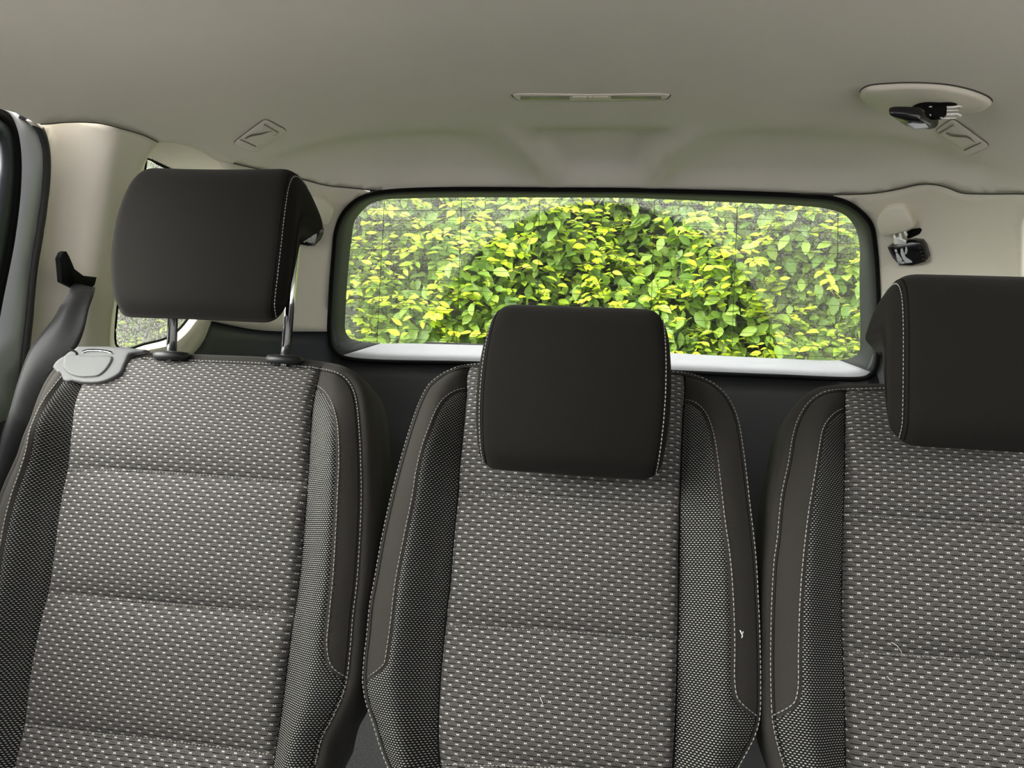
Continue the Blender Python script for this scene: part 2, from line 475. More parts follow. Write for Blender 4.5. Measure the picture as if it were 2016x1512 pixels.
leftfront = [wall_pt(-1, y, 1.21) for y in np.linspace(.85, -1.25, 16)]
YF = -1.25
frontedge = [roof_pt(x, YF) for x in np.linspace(-.66, .66, 12)]
ceil_outer = outer + rightedge + frontedge[::-1] + leftfront[::-1] + leftq[::-1][0:] + over_q[1:-1]
ceiling = region('ceiling', 'up', ceil_outer, (), M['headliner'], None, .020, 0, roof_disp)
tag(ceiling, 'beige cloth headliner over the whole cabin', 'ceiling', kind='structure')

# a seam cord where the headliner meets the pillars
V, F = tube(SS(HEAD_REAR[:6], 8, -.001) , .0010, 6); seam = mesh('trim_1', V, F, M['slot']); tag(seam, 'thin dark gap between headliner and left rear pillar', 'trim', kind='structure')
V, F = tube(SS(HEAD_REAR[11:], 8, -.001), .0011, 6); seam = mesh('trim_2', V, F, M['slot']); tag(seam, 'thin dark wavy gap between headliner and right rear pillar', 'trim', kind='structure')
V, F = tube(SS(HEAD_LEFT[3:], 8, -.001), .0008, 6); seam = mesh('trim_3', V, F, M['slot']); tag(seam, 'hairline gap between headliner and left middle pillar', 'trim', kind='structure')

# walls: upper beige trim, lower slate trim
DOOR_EDGE = [(70,245),(77,262),(84,300),(82,400),(70,500),(57,600),(47,700),(38,800),(34,900)]

lower_l = SS([(417,632),(395,680),(350,720),(280,740),(200,760),(150,800),(100,900),(40,900)], 12)
belt_l = SS([(648,653),(514,650),(417,632)], 12)
upper_left = SS(HEAD_LEFT[3:], 8) + SS([(312,280)] + QWIN[::-1][:6], 8)[1:] + SS(QWIN[::-1][5:17], 8)[1:] + SS([(350,283),(395,297),(430,318)],8)[:0]
upper_left = SS(HEAD_LEFT[3:], 8) + SS([(312,280),(297,298),(284,318),(262,420),(240,520),(222,611),(219,690),(235,703),(290,690),(345,675),(385,635),(425,550),(448,470),(458,400),(452,350),(430,318)], 8)[1:]
upper_left += SS([(460,322)] + HEAD_REAR[1:4] + [(729,382)], 8)
upper_left += SS([(729,382),(700,396),(677,419),(663,449),(656,509),(650,598),(648,653)], 8)[1:] + belt_l[1:] + lower_l[1:]
ROLLO = .048
door3 = np.array(SS(DOOR_EDGE, 10, ROLLO)); PILW = .075
def pillar_roll(W):
    d = dist_poly(W[:, 1:], door3[:, 1:]); q = np.clip(d / PILW, 0, 1); f = ROLLO * (1 - q) ** 1.12
    top = np.clip((1.25 - W[:, 2]) / .03, 0, 1); return f * top * top * (3 - 2 * top)
upper_left += SS(DOOR_EDGE[::-1], 10, ROLLO)[1:-1]
wall_left = region('wall_left', 'leftrear', upper_left, (), M['pillar'], None, .016, offn=pillar_roll)
tag(wall_left, 'beige plastic pillar trim on the left side', 'wall', kind='structure')
pL = lower_l[-1]
low_left = SS([(675,720),(660,650)], 40) + belt_l + lower_l[1:] + [np.array([-.84, pL[1], z]) for z in (.6, .4, FLOOR)] \
    + [wall_pt(-1, y, FLOOR) for y in (1.1, 1.3, 1.5)] + [rear_pt(x, FLOOR) for x in (-.76, -.72, -.62)] + [rear_pt(-.61, z) for z in (.4, .6, .75)]
o = region('slate_lower_trim', 'leftrear', low_left, (), M['lower'], wall_left, .04, .008)
tag(o, 'slate grey lower side trim')

def hullfix(x, lo, hi): return max(lo, min(hi, x))
fr_right = SS([(1643,391),(1673,402),(1698,421),(1715,443),(1723,485),(1729,568),(1729,693)], 8)
RQ = [(2016,425),(2050,404),(2120,398),(2200,400),(2260,430),(2275,520),(2260,610),(2190,640),(2080,640),(2024,625),(2012,560),(2010,480)]
RQG = [(2036,440),(2060,424),(2120,416),(2195,418),(2245,445),(2258,520),(2245,598),(2185,624),(2085,624),(2044,610),(2034,560),(2032,490)]
up_right = fr_right[::-1] + SS(HEAD_REAR[12:], 10) + rightedge[:4] + [wall_pt(1, 1.05, z) for z in (1.15, 1.1, 1.0, .93)] + [wall_pt(1, y, .93) for y in (1.2, 1.4, 1.55)] + SS([(1735, 697)], 8)[:0]
wall_right = region('wall_right', 'rightrear', up_right, [SS(RQ, 10, closed=True)], M['pillar'], None, .022)
tag(wall_right, 'beige plastic pillar trim on the right side', 'wall', kind='structure')
low_right = SS([(1718,690),(1729,690)], 8) + [wall_pt(1, y, .93) for y in (1.55, 1.4, 1.2)] + [wall_pt(1, 1.05, z) for z in (.93, .7, .5, FLOOR)] + [wall_pt(1, y, FLOOR) for y in (1.2, 1.4, 1.5)] + [rear_pt(x, FLOOR) for x in (.76, .72, .62)] + [rear_pt(.61, z) for z in (.4, .6, .75)] + SS([(1690,760)], 8)
o = region('slate_lower_trim', 'rightrear', low_right, (), M['lower'], wall_right, .04, .008)
tag(o, 'slate grey lower side trim')

# ------------------------------------------------------------------ tailgate with its window
def match(A2, B2):
    """for each point of closed polyline A2 (px) find the point of B2 at the same angle"""
    c = B2.mean(0); out = []
    c = np.array([(B2[:,0].min()+B2[:,0].max())/2, (B2[:,1].min()+B2[:,1].max())/2])
    Bc = np.vstack([B2, B2[:1]])
    for p in A2:
        d = p - c; best = None
        for a, b in zip(Bc[:-1], Bc[1:]):
            e = b - a; det = d[0] * -e[1] + d[1] * e[0]
            if abs(det) < 1e-9: continue
            r = a - c; t = (r[0] * -e[1] + r[1] * e[0]) / det; u = (d[0] * r[1] - d[1] * r[0]) / det
            if t > 0 and -1e-6 <= u <= 1 + 1e-6 and (best is None or t > best): best = t
        out.append(c + d * (best if best else .9))
    return np.array(out)
GO = .055
tg = empty('door_1', rear_pt(0, .5)); tag(tg, 'tailgate seen from inside, grey trim round its window', 'tailgate', kind='structure')
fpx = catmull(FRAME, 9, True); gpx = catmull(GLASS, 6, True); gm = match(fpx, gpx)
# corner vectors of the two mitre lines
rowA = np.array([spx(x, y, 0.004) for x, y in fpx]); 
mid = fpx * .5 + gm * .5
rowM = np.array([spx(x, y, GO * .45) for x, y in fpx * .62 + gm * .38]); rowB = np.array([spx(x, y, GO) for x, y in gm])
def arc(sel):
    idx = [i for i in range(len(fpx)) if sel(fpx[i])]; return idx
n = len(fpx)
issill = np.array([(p[1] > 690 and 668 < p[0] < 1712) for p in fpx])
def strip(name, mask, mat, par):
    V = np.vstack([rowA, rowM, rowB]); F = []
    for r in range(2):
        for i in range(n):
            j = (i + 1) % n
            if mask[i]: F.append((r*n+i, r*n+j, (r+1)*n+j, (r+1)*n+i))
    used = sorted({k for f in F for k in f}); mp = {k: q for q, k in enumerate(used)}
    o = mesh(name, V[used], [[mp[k] for k in f] for f in F], mat, par)
    md = o.modifiers.new('thickness', 'SOLIDIFY'); md.thickness = .006; md.offset = 1
    return o
strip('window_surround', ~issill, M['reveal'], tg)
tag(strip('window_sill', issill, M['sill'], tg), 'grey sill under the rear window, skylight painted into its pale colour')
V, F = tube([spx(x, y, -.002) for x, y in fpx], .0048, 8, True); mesh('rubber_seal', V, F, M['black'], tg)
fb = np.array(FRAME, float); fc = np.array([1188, 560.]); 
def grow(P, k): v = P - fc; return [tuple(fc + a * (1 + k / np.linalg.norm(a))) for a in v]
o = region('seal_backing', 'rear', SS(grow(fb, 20), 12, .014, True), [SS(grow(fb, 1), 12, .014, True)], M['black'], tg, .05, .014)
# mitre lines where the sill meets the corner pieces
for a, b in (((667,699),(731,680)), ((1709,741),(1655,714)), ((742,378),(764,388)), ((1640,385),(1624,402))):
    V, F = tube([spx(a[0] + (b[0]-a[0]) * t, a[1] + (b[1]-a[1]) * t, .002 + (GO - .004) * t) for t in (0, .38, 1)], .0013, 6); mesh('mitre_gap', V, F, M['black'], tg)
low = SS([(653,684),(667,699),(694,707),(938,715),(1130,723),(1326,732),(1518,740),(1696,745),(1709,741),(1723,727)], 14) + [rear_pt(.655, z) for z in (.75, .6, .4, FLOOR)] + [rear_pt(x, FLOOR) for x in (.4, .2, 0, -.2, -.4, -.655)] + [rear_pt(-.655, z) for z in (.4, .6, .75)]
o = region('lower_panel', 'rear', low, (), M['dark'], tg, .04, .006); tag(o, 'charcoal plastic panel under the window')
# pressed ledge and grip in the lower panel
c0 = rear_pt(0, .70)
bevelbox('pull_handle', rear_pt(-.18, .66) + np.array([0, -.012, 0]), (.22, .03, .06), .012, M['dark'], tg)

pane_outer = [spx(x, y, GO) for x, y in gpx]
win = region('window_1', 'rear', pane_outer, (), None, None, .05, GO, thick=0)
piv = spx(1170, 762, GO)
M['rearglass'] = glass_mat('dusty_rear_glass', (.93, .96, .93), True, piv, .455, .37)
win.data.materials.append(M['rearglass'])
tag(win, 'rear window pane, dusty outside the wiped arc', 'window', kind='structure')
# defroster: lines follow the pane between its top and bottom edges
def edge_y(px, top):
    P = np.vstack([gpx, gpx[:1]]); ys = []
    for a, b in zip(P[:-1], P[1:]):
        if (a[0] - px) * (b[0] - px) <= 0 and a[0] != b[0]: ys.append(a[1] + (b[1] - a[1]) * (px - a[0]) / (b[0] - a[0]))
    return (min(ys) if top else max(ys)) if ys else None
def ymid(px): return np.interp(px, [676, 1698], [0, 1])
bmV, bmF = [], []
def addtube(P, r, k=5):
    V, F = tube(P, r, k); b = sum(len(v) for v in bmV); bmV.append(V); bmF.extend([tuple(i + b for i in f) for f in F])
for k in range(15):
    v = (k + .5) / 15
    pts = []
    for px in np.linspace(672, 1700, 60):
        yt = 383 + max(0, (px - 1100)) * .045 + max(0, 1100 - px) * .008; yb = 672 + (px - 676) * .043
        y = yt + (yb - yt) * v
        a, b2 = edge_y(px, True), edge_y(px, False)
        if a is None or y < a + 3 or y > b2 - 3:
            if len(pts) > 1: break
            pts = []; continue
        pts.append(spx(px, y, GO - .0012))
    if len(pts) > 3: addtube(pts, .00055)
for xt, xb, v1 in ((757,742,1), (909,899,1), (1062,1058,1), (1289,1279,1), (1452,1440,1), (1650,1646,.4)):
    pts = []
    for t in np.linspace(0.02, v1 - .01, 10):
        px = xt + (xb - xt) * t; a, b2 = edge_y(px, True), edge_y(px, False); pts.append(spx(px, a + 2 + (b2 - a - 4) * t, GO - .0014))
    addtube(pts, .0007)
mesh('defroster_wires', np.vstack(bmV), bmF, M['slot'], win)

# wiper resting outside at the foot of the pane
wp = [spx(x, y, GO + .012) for x, y in ((838,676),(880,677.5),(940,680),(1010,683),(1100,688),(1168,700))]
V, F = tube(wp, .005, 6); wiper = mesh('wiper_blade', V, F, M['rubber'])
tag(wiper, 'thin grey wiper lying along the foot of the rear window, outside', 'wiper')
V, F = tube([p + np.array([0, .012, -.004]) for p in wp[1:]], .0045, 6); mesh('wiper_arm', V, F, M['dark'], wiper)

# ------------------------------------------------------------------ quarter windows
def reveal(name, A, B, offB, mat, par, n_step=10):
    a = catmull(A, n_step, True); b = match(a, catmull(B, 5, True))
    R0 = np.array([spx(x, y, 0.0) for x, y in a]); R1 = np.array([spx(x, y, offB) for x, y in b]); R05 = (R0 * .6 + R1 * .4)
    V, F = loft([R0, R05, R1]); o = mesh(name, V, F, mat, par); return o
M['sideglass'] = glass_mat('side_glass', (.52, .57, .52), True, None, .4, .35)
M['doorglass'] = glass_mat('door_glass', (.90, .95, .90))
w2 = region('window_2', 'left', SS(QGLASS, 10, .04, True), (), M['sideglass'], None, .05, .04, thick=0); tag(w2, 'left rear quarter window, dusty, behind the left headrest', 'window', kind='structure')
reveal('window_surround', QWIN, QGLASS, .04, M['pillar'], w2)
V, F = tube(SS(QGLASS, 10, .038, True), .0032, 6, True); mesh('rubber_seal', V, F, M['black'], w2)
w3 = region('window_3', 'right', SS(RQG, 10, .04, True), (), M['sideglass'], None, .05, .04, thick=0); tag(w3, 'right rear quarter window at the edge of the picture', 'window', kind='structure')
reveal('window_surround', RQ, RQG, .04, M['pillar'], w3)
V, F = tube(SS(RQG, 10, .038, True), .006, 6, True); mesh('rubber_seal', V, F, M['black'], w3)

# ------------------------------------------------------------------ left sliding door
DA = [(30,224),(59,236),(80,261),(92,285),(96,316),(94,368),(84,438),(66,542),(55,629),(47,700),(38,780),(34,818)]   # outer rim of the painted frame
DB = [(-60,206),(0,214),(21,226),(35,254),(43,299),(43,368),(31,472),(7,594),(-12,700),(-30,780),(-36,800)]
DC = [(-60,224),(0,232),(21,249),(30,275),(34,316),(32,386),(20,472),(0,580),(-22,690),(-45,770)]
DG = [(-60,262),(-14,266),(0,276),(7,300),(8,327),(4,351),(0,378),(-8,430),(-30,560),(-60,680)]
d2 = empty('door_2', wall_pt(-1, .4, .6)); tag(d2, 'left sliding door with grey painted frame and black seals', 'door', kind='structure')
zt, zb = 1.20, .74
def fwd(z, y1=-.5, y0=.8, off=0, k=8): return [wall_pt(-1, y, z, off) for y in np.linspace(y0, y1, k)]
OD = .03
def sidering(name, A, B, zA, zB, mat, off):
    a3 = SS(A, 8, off); b3 = SS(B, 8, off)
    oa = a3 + fwd(zA[1], -1.25, .85, off, 16) + fwd(zA[0], -1.25, .85, off, 16)[::-1]
    ob = b3 + fwd(zB[1], -1.20, .80, off, 16) + fwd(zB[0], -1.20, .80, off, 16)[::-1]
    return region(name, 'left', oa, [ob], mat, d2, .03, off)
sidering('painted_frame', DA, DB, (1.235, .70), (1.215, .775), M['paint'], OD)
sidering('glass_seal', [(p[0], p[1]) for p in DB], DC, (1.215, .775), (1.20, .79), M['black'], OD + .001)
sidering('window_frame', DC, DG, (1.20, .79), (1.17, .84), M['guide'] if False else M['lower'], OD + .004)
V, F = tube(SS([(40,224),(62,236),(80,258),(88,285),(91,316),(89,368),(80,438),(64,542),(56,629),(48,700),(44,740),(38,820)], 8, .030), .0066, 8); mesh('rubber_seal', V, F, M['rubber'], d2)
gl3 = SS(DG, 8, OD + .008) + fwd(.84, -1.2, .80, OD + .008, 16) + fwd(1.17, -1.2, .80, OD + .008, 16)[::-1]
w4 = region('window_4', 'left', gl3, (), M['doorglass'], None, .06, OD + .008, thick=0); tag(w4, 'glass of the left sliding door, hedge beyond', 'window', kind='structure')
OD2 = OD + .03
dl = [wall_pt(-1, .86, .80, OD2), wall_pt(-1, 1.0, .84, OD2), wall_pt(-1, 1.14, .84, OD2)] + [wall_pt(-1, 1.16, z, OD2) for z in (.7, .6, .4, FLOOR)] + [wall_pt(-1, y, FLOOR, OD) for y in (.8, .4, 0, -.5, -1.25)] + [wall_pt(-1, -1.25, z, OD) for z in (.4, .70)] + [wall_pt(-1, y, .70, OD) for y in (0, .4, .85)]
o = region('door_card', 'left', dl, (), M['dark'], d2, .06, OD2); tag(o, 'charcoal door card')
# right door, out of the picture: its card and glass close the cabin
d3 = empty('door_3', wall_pt(1, .4, .6)); tag(d3, 'right sliding door', 'door', kind='structure')
dr = [wall_pt(1, 1.05, z, OD) for z in (.85, .7, .5, FLOOR)] + [wall_pt(1, y, FLOOR, OD) for y in (.8, .4, 0, -.5, -1.25)] + [wall_pt(1, -1.25, z, OD) for z in (.4, .7, .85)] + [wall_pt(1, y, .85, OD) for y in (0, .4, .8)]
region('door_card', 'right', dr, (), M['dark'], d3, .06, OD)
gr = [wall_pt(1, 1.05, z, OD) for z in (1.2, 1.0, .85)] + [wall_pt(1, y, .85, OD) for y in (.8, .4, 0, -.5, -1.25)] + [wall_pt(1, -1.25, z, OD) for z in (1.0, 1.2)] + [wall_pt(1, y, 1.2, OD) for y in (0, .4, .8)]
w5 = region('window_5', 'right', gr, (), M['doorglass'], None, .08, OD, thick=0); tag(w5, 'glass of the right sliding door', 'window', kind='structure')

bevelbox('front_light_block', (0, -1.42, .69), (1.66, .30, 1.08), .06, M['dark'])['kind'] = 'structure'  # unseen block added to hold back light from the front
# floor
V = [(x, y, z) for z in (FLOOR, FLOOR - .03) for y in (-1.5, 1.9) for x in (-.87, .87)]
fl = mesh('floor', V, [(0,1,3,2), (4,6,7,5), (0,4,5,1), (2,3,7,6), (0,2,6,4), (1,5,7,3)], M['carpet'], None, False); tag(fl, 'dark grey carpeted load floor', 'floor', kind='structure')

# ------------------------------------------------------------------ pads set on the shell
def pad(name, P, h, mat, parent=None, inset=.04, sink=0.0, nrm=None, step=None):
    P = np.array(P); c = P.mean(0); nn = -snormal(c) if nrm is None else np.array(nrm)
    rows = [P - nn * (.004 + sink), P + nn * (h * .55 - sink), c + (P - c) * (1 - inset * .35) + nn * (h * .88 - sink), c + (P - c) * (1 - inset) + nn * (h - sink), c + (P - c) * .5 + nn * (h - sink)]
    V, F = loft(rows, True, (False, True)); o = mesh(name, V, F, mat, parent); return o
def SP(pts, step=4, off=0.0): return [spx(x, y, off) for x, y in catmull(pts, step, True)]

def rpoly(pts, r=6, k=5):
    P = [np.array(p, float) for p in pts]; out = []
    for i in range(len(P)):
        a, b, c = P[i-1], P[i], P[(i+1) % len(P)]; u = (a - b) / np.linalg.norm(a - b); v = (c - b) / np.linalg.norm(c - b)
        for t in np.linspace(0, 1, k): out.append((1-t)**2 * (b + u*r) + 2*t*(1-t) * b + t*t * (b + v*r))
    return [tuple(p) for p in out]
# ceiling lamp
lamp = empty('ceiling_lamp', spx(1165, 190)); tag(lamp, 'long slim unlit lamp set in the headliner above the rear window', 'lamp')
pad('lamp_frame', SP([(1008,186.5),(1011,191),(1018,195.5),(1031,197.5),(1100,197.8),(1165,197.5),(1240,196.5),(1300,195),(1313,192.5),(1319,187),(1312,184.5),(1165,185),(1016,184.5)]), .0018, M['beige'], lamp)
def quadpx(a, b, y0, y1): return [spx(x, y) for x, y in [(x, y0) for x in np.linspace(a, b, 6)] + [(x, y1) for x in np.linspace(b, a, 6)]]
pad('lens', quadpx(1024, 1122, 187.2, 193.6), .0024, M['lens'], lamp); pad('lens', quadpx(1203, 1302, 187.0, 192.2), .0024, M['lens'], lamp)
for a, b in ((1128,1156), (1158,1167), (1169,1197)): pad('switch', quadpx(a, b, 187.4, 192.8), .0027, M['beige'], lamp)
V, F = tube([spx(x, y, -.001) for x, y in ((1008,187),(1012,191.5),(1019,196),(1032,198.4),(1165,198.6),(1300,196.2),(1314,193.8),(1320,187.5))], .0010, 5); mesh('shadow_gap', V, F, M['slot'], lamp)

# hook covers in the headliner
def hook_cover(label, out, inn, curve, gap, lines):
    r = empty('hook_cover', spx(*np.mean(out, 0))); tag(r, label, 'hook cover', 'hook covers in the headliner')
    pad('plate', [spx(x, y) for x, y in out], .003, M['headliner'], r, .03)
    V, F = tube([spx(x, y, -.0005) for x, y in out], .0009, 5, True); mesh('shadow_gap', V, F, M['hair'], r)
    pad('insert', [spx(x, y) for x, y in resample(np.vstack([inn, inn[:1]]), 5)[:-1]], .0042, M['beige'], r, .02)
    for a, b in lines:
        V, F = tube([spx(*a, -.0045), spx(*b, -.0045)], .0009, 5); mesh('hinge_gap', V, F, M['hair'], r)
    V, F = tube([spx(x, y, -.0048) for x, y in catmull(curve, 3)], [.0008 + .0034 * math.sin(math.pi * min(1, .08 + t)) for t in np.linspace(0, 1, len(catmull(curve, 3)))], 6, flat=.4); h = mesh('finger_recess', V, F, M['hair'], r)
    return r
hook_cover('diamond shaped hook cover near the left headrest', rpoly([(458,281),(522,233),(565,256),(504,299)], 9),
    [(473,275),(516,245),(548,260),(504,289)], [(483,273),(494,267),(515,263),(527,260),(536,259)], None, (((473,275),(503,288)), ((520,245),(548,261))))
hook_cover('diamond shaped hook cover beside the ceiling belt buckle on the right', rpoly([(1840,257),(1876,232),(1950,286),(1900,306)], 10),
    [(1849,260),(1877,245),(1931,281),(1901,296)], [(1863,262),(1873,266),(1890,268),(1905,270),(1918,280)], None, (((1848,262),(1877,246)), ((1931,281),(1899,296))))

# oval belt outlet in the ceiling
ov = empty('belt_outlet', spx(1825, 190)); tag(ov, 'large beige oval belt outlet in the headliner at upper right', 'belt outlet')
OV = [(1694,180),(1705,170),(1755,163.7),(1814,162.7),(1874,167.7),(1923,180),(1948,192),(1953,199),(1943,207),(1914,215),(1860,219),(1800,220),(1755,217),(1727,211),(1705,197)]
pad('oval_cover', SP(OV, 5), .009, M['beige'], ov, .10)
V, F = tube(SP(OV, 5, -.0005), .0014, 5, True); mesh('shadow_gap', V, F, M['slot'], ov)
pad('belt_slot', SP([(1786,212),(1800,196),(1820,189),(1850,188),(1880,188.5),(1888,191),(1870,195),(1850,203),(1840,212),(1815,216)], 4), .0125, M['black'], ov, .03)

# ------------------------------------------------------------------ buckles
def frame_at(P, right, down, out):
    return np.array([right, down, out])
def extrude_poly(name, poly2, c, ax, d0, d1, bev, mat, parent, round_step=None):
    """poly2 in metres in the plane (ax0, ax1) about c; from depth d0 to d1 along ax2"""
    P = np.array(poly2, float)
    if round_step: P = catmull(P, round_step, True)
    cen = P.mean(0); rr = np.abs(P - cen).max(); f = bev / rr if rr > 0 else 0
    rows = []
    for dd, k in ((d0, 1 - f), (d0 + (d1 - d0) * .12, 1), (d1 - (d1 - d0) * .25, 1), (d1 - (d1 - d0) * .07, 1 - f * .4), (d1, 1 - f)):
        Q = cen + (P - cen) * k; rows.append(np.array([np.array(c) + q[0] * ax[0] + q[1] * ax[1] + dd * ax[2] for q in Q]))
    V, F = loft(rows, True, (True, True)); return mesh(name, V, F, mat, parent)
def pxframe(px, py, off, s=1.0):
    """frame on the shell: metres per photo pixel and axes lying in the wall, as seen"""
    P = spx(px, py, off); nn = -snormal(P); r = RT - nn * (RT @ nn); r /= np.linalg.norm(r); d = np.cross(nn, r); 
    if d @ (-UP) < 0: d = -d
    return P, np.array([r, d, nn])
def pxpoly(pts, P, ax, lift):
    """photo outline -> metres in the plane through P + lift*n"""
    out = []
    for x, y in pts:
        dd = ray(x, y); t = ((P + ax[2] * lift - CAM) @ ax[2]) / (dd @ ax[2]); q = CAM + dd * t - P - ax[2] * lift
        out.append((q @ ax[0], q @ ax[1]))
    return out
def buckle_right():
    P, ax = pxframe(1765, 440, 0)
    r = empty('seat_belt_holder', P); tag(r, 'beige rounded cap on the right rear pillar, holding a belt buckle', 'belt holder', 'belt holders on the rear pillars')
    cap = [(1726,445),(1728,430),(1742,413),(1765,407),(1781,410),(1792,427),(1801,446),(1786,454),(1762,461),(1738,466),(1731,456)]
    extrude_poly('cap', pxpoly(cap, P, ax, .022), P, ax, -.005, .024, .004, M['pillar'], r, 6)
    sl = [(1784,458),(1795,452),(1812,449),(1821,456),(1821,468),(1814,478),(1795,476),(1786,470)]
    extrude_poly('belt_slot', pxpoly(sl, P, ax, .004), P, ax, -.004, .004, .001, M['black'], r, 5)
    P2, ax2 = pxframe(1785, 500, 0)
    b = empty('belt_buckle', P2); tag(b, 'black plastic belt buckle hanging below the cap on the right rear pillar', 'belt buckle', 'belt buckles parked on pillars and ceiling')
    body = [(1747,487),(1760,480),(1798,474),(1814,476),(1821,486),(1827,508),(1822,516),(1797,522.5),(1771,523),(1757,507)]
    extrude_poly('buckle_body', pxpoly(body, P2, ax2, .02), P2, ax2, .002, .024, .004, M['gloss'], b, 5)
    tong = [(1758,462),(1762,461),(1764,467),(1769,467),(1770,459),(1774,458),(1776,470),(1784,473),(1784,480),(1760,481),(1760,470)]
    extrude_poly('tongue', pxpoly(tong, P2, ax2, .025), P2, ax2, .022, .0265, .0004, M['steel'], b)
    t2 = [(1779,456),(1783,455),(1787,463),(1784,466),(1781,463)]
    extrude_poly('tongue', pxpoly(t2, P2, ax2, .025), P2, ax2, .022, .0265, .0004, M['steel'], b)
    icons = [[(1761,491),(1765,491),(1767,497),(1762,497)], [(1763,499),(1767,498),(1776,511),(1775,518),(1768,519),(1766,512)], [(1773,490),(1777,489),(1779,496),(1783,506),(1795,514),(1796,517),(1783,518),(1777,510),(1773,500)],
             [(1781,499),(1783,486),(1784.5,486),(1787,492),(1785,500),(1782,501)], [(1766,516),(1780,515),(1781,519),(1768,519.5)]]
    for ic in icons: extrude_poly('pictogram', pxpoly(ic, P2, ax2, .0245), P2, ax2, .0236, .0246, .0001, M['white'], b)
    for k in range(5):
        x0 = 1806 + k * 2.2; y0 = 481 + k * 7
        extrude_poly('grip_rib', pxpoly([(x0, y0), (x0 + 7, y0 - 1), (x0 + 8, y0 + 1.5), (x0 + 1, y0 + 2.5)], P2, ax2, .024), P2, ax2, .022, .0255, .0003, M['dark'], b)
buckle_right()
def buckle_left():
    P, ax = pxframe(635, 420, 0)
    r = empty('seat_belt_holder', P); tag(r, 'beige rounded cap on the left rear pillar, half hidden by the headrest', 'belt holder', 'belt holders on the rear pillars')
    cap = [(590,440),(590,412),(604,399),(623,395),(637,395),(648,402),(658,413),(654,428),(646,443),(629,441),(610,440)]
    extrude_poly('cap', pxpoly(cap, P, ax, .022), P, ax, -.005, .024, .004, M['pillar'], r, 6)
    P2, ax2 = pxframe(610, 465, 0)
    b = empty('belt_buckle', P2); tag(b, 'black plastic belt buckle on the left rear pillar, showing past the headrest', 'belt buckle', 'belt buckles parked on pillars and ceiling')
    body = [(586,449),(600,446),(628,446),(638,450),(637,460),(631,472),(619,484),(604,484),(588,481),(580,466)]
    extrude_poly('buckle_body', pxpoly(body, P2, ax2, .02), P2, ax2, .002, .024, .004, M['gloss'], b, 5)
    for ic in ([(594,470),(599,465),(604,467),(605,473),(600,478),(593,475)], [(606,466),(611,466),(613,474),(615,479),(607,478),(603,475)], [(612,468),(616,463),(624,460),(623,468),(619,479),(614,477)]):
        extrude_poly('pictogram', pxpoly(ic, P2, ax2, .0245), P2, ax2, .0236, .0246, .0001, M['white'], b)
buckle_left()
def buckle_top():
    """buckle parked under the oval: hangs a little below the headliner, tongue pointing right"""
    P = spx(1800, 212); nn = -snormal(P)                  # down
    P = P + nn * .012
    ax = np.array([np.array([1., 0, 0]), np.array([0, 1., 0]), np.array([0, 0, -1.])])
    b = empty('belt_buckle', P); tag(b, 'black belt buckle under the ceiling oval, two bright tongues to its right', 'belt buckle', 'belt buckles parked on pillars and ceiling')
    Y = P[1] - .075
    def A(px, py, y=0): return at(px, py, Y + y)
    # body: front face traced, extends 0.05 to the rear
    fr = np.array([A(x, y, -.02) for x, y in catmull([(1751,213),(1757,210.5),(1812,213),(1817,217),(1819,226),(1812,236),(1790,235),(1762,230),(1752,226)], 4, True)])
    bk = np.array([A(x, y, .02) for x, y in catmull([(1766,222),(1776,221),(1838,224),(1847,234),(1846,247),(1838,253),(1810,253),(1788,249),(1768,236)], 4, True)])
    nmin = 40; fr = resample(np.vstack([fr, fr[:1]]), 1e-3); bk = resample(np.vstack([bk, bk[:1]]), 1e-3)
    def rs(Q, n):
        d = np.r_[0, np.cumsum(np.linalg.norm(np.diff(Q, axis=0), axis=1))]; t = np.linspace(0, d[-1], n + 1)[:-1]
        return np.stack([np.interp(t, d, Q[:, k]) for k in range(3)], 1)
    f, k = rs(fr, nmin), rs(bk, nmin); cf, ck = f.mean(0), k.mean(0)
    V, F = loft([cf + (f - cf) * .86 + np.array([0, -.003, 0]), f, f * .5 + k * .5 , k, ck + (k - ck) * .9 + np.array([0, .004, 0])], True, (True, True))
    mesh('buckle_body', V, F, M['gloss'], b)
    lab = [A(x, y, -.001) for x, y in ((1786,243.5),(1817,239.5),(1826,251),(1800,253.5))]
    V = np.array(lab + [p + np.array([0, .006, 0]) for p in lab]); 
    mesh('pictogram', V + np.array([0, -.004, -.001]), [(0,1,2,3), (7,6,5,4), (0,4,5,1), (1,5,6,2), (2,6,7,3), (3,7,4,0)], M['white'], b, False)
    def prong(pts, r):
        V, F = tube([A(x, y, .0) for x, y in pts], r, 8, flat=.55); return mesh('tongue', V, F, M['steel'], b)
    prong([(1829,211),(1842,212),(1880,211),(1889,209.5),(1893,212),(1890,214)], .0028)
    prong([(1851,217),(1856,218.5),(1887,217)], .0020)
    prong([(1824,226),(1836,227.5),(1852,226),(1884,225),(1892,229)], .0034)
    prong([(1851,231),(1856,233.5),(1883,232.5)], .0020)
    bevelbox('tongue_root', A(1845, 222, .004), (.022, .02, .016), .003, M['black'], b)
    V, F = tube([A(1815, 216, .0), A(1842, 222, .0)], .006, 8); mesh('webbing_stub', V, F, M['black'], b)
buckle_top()

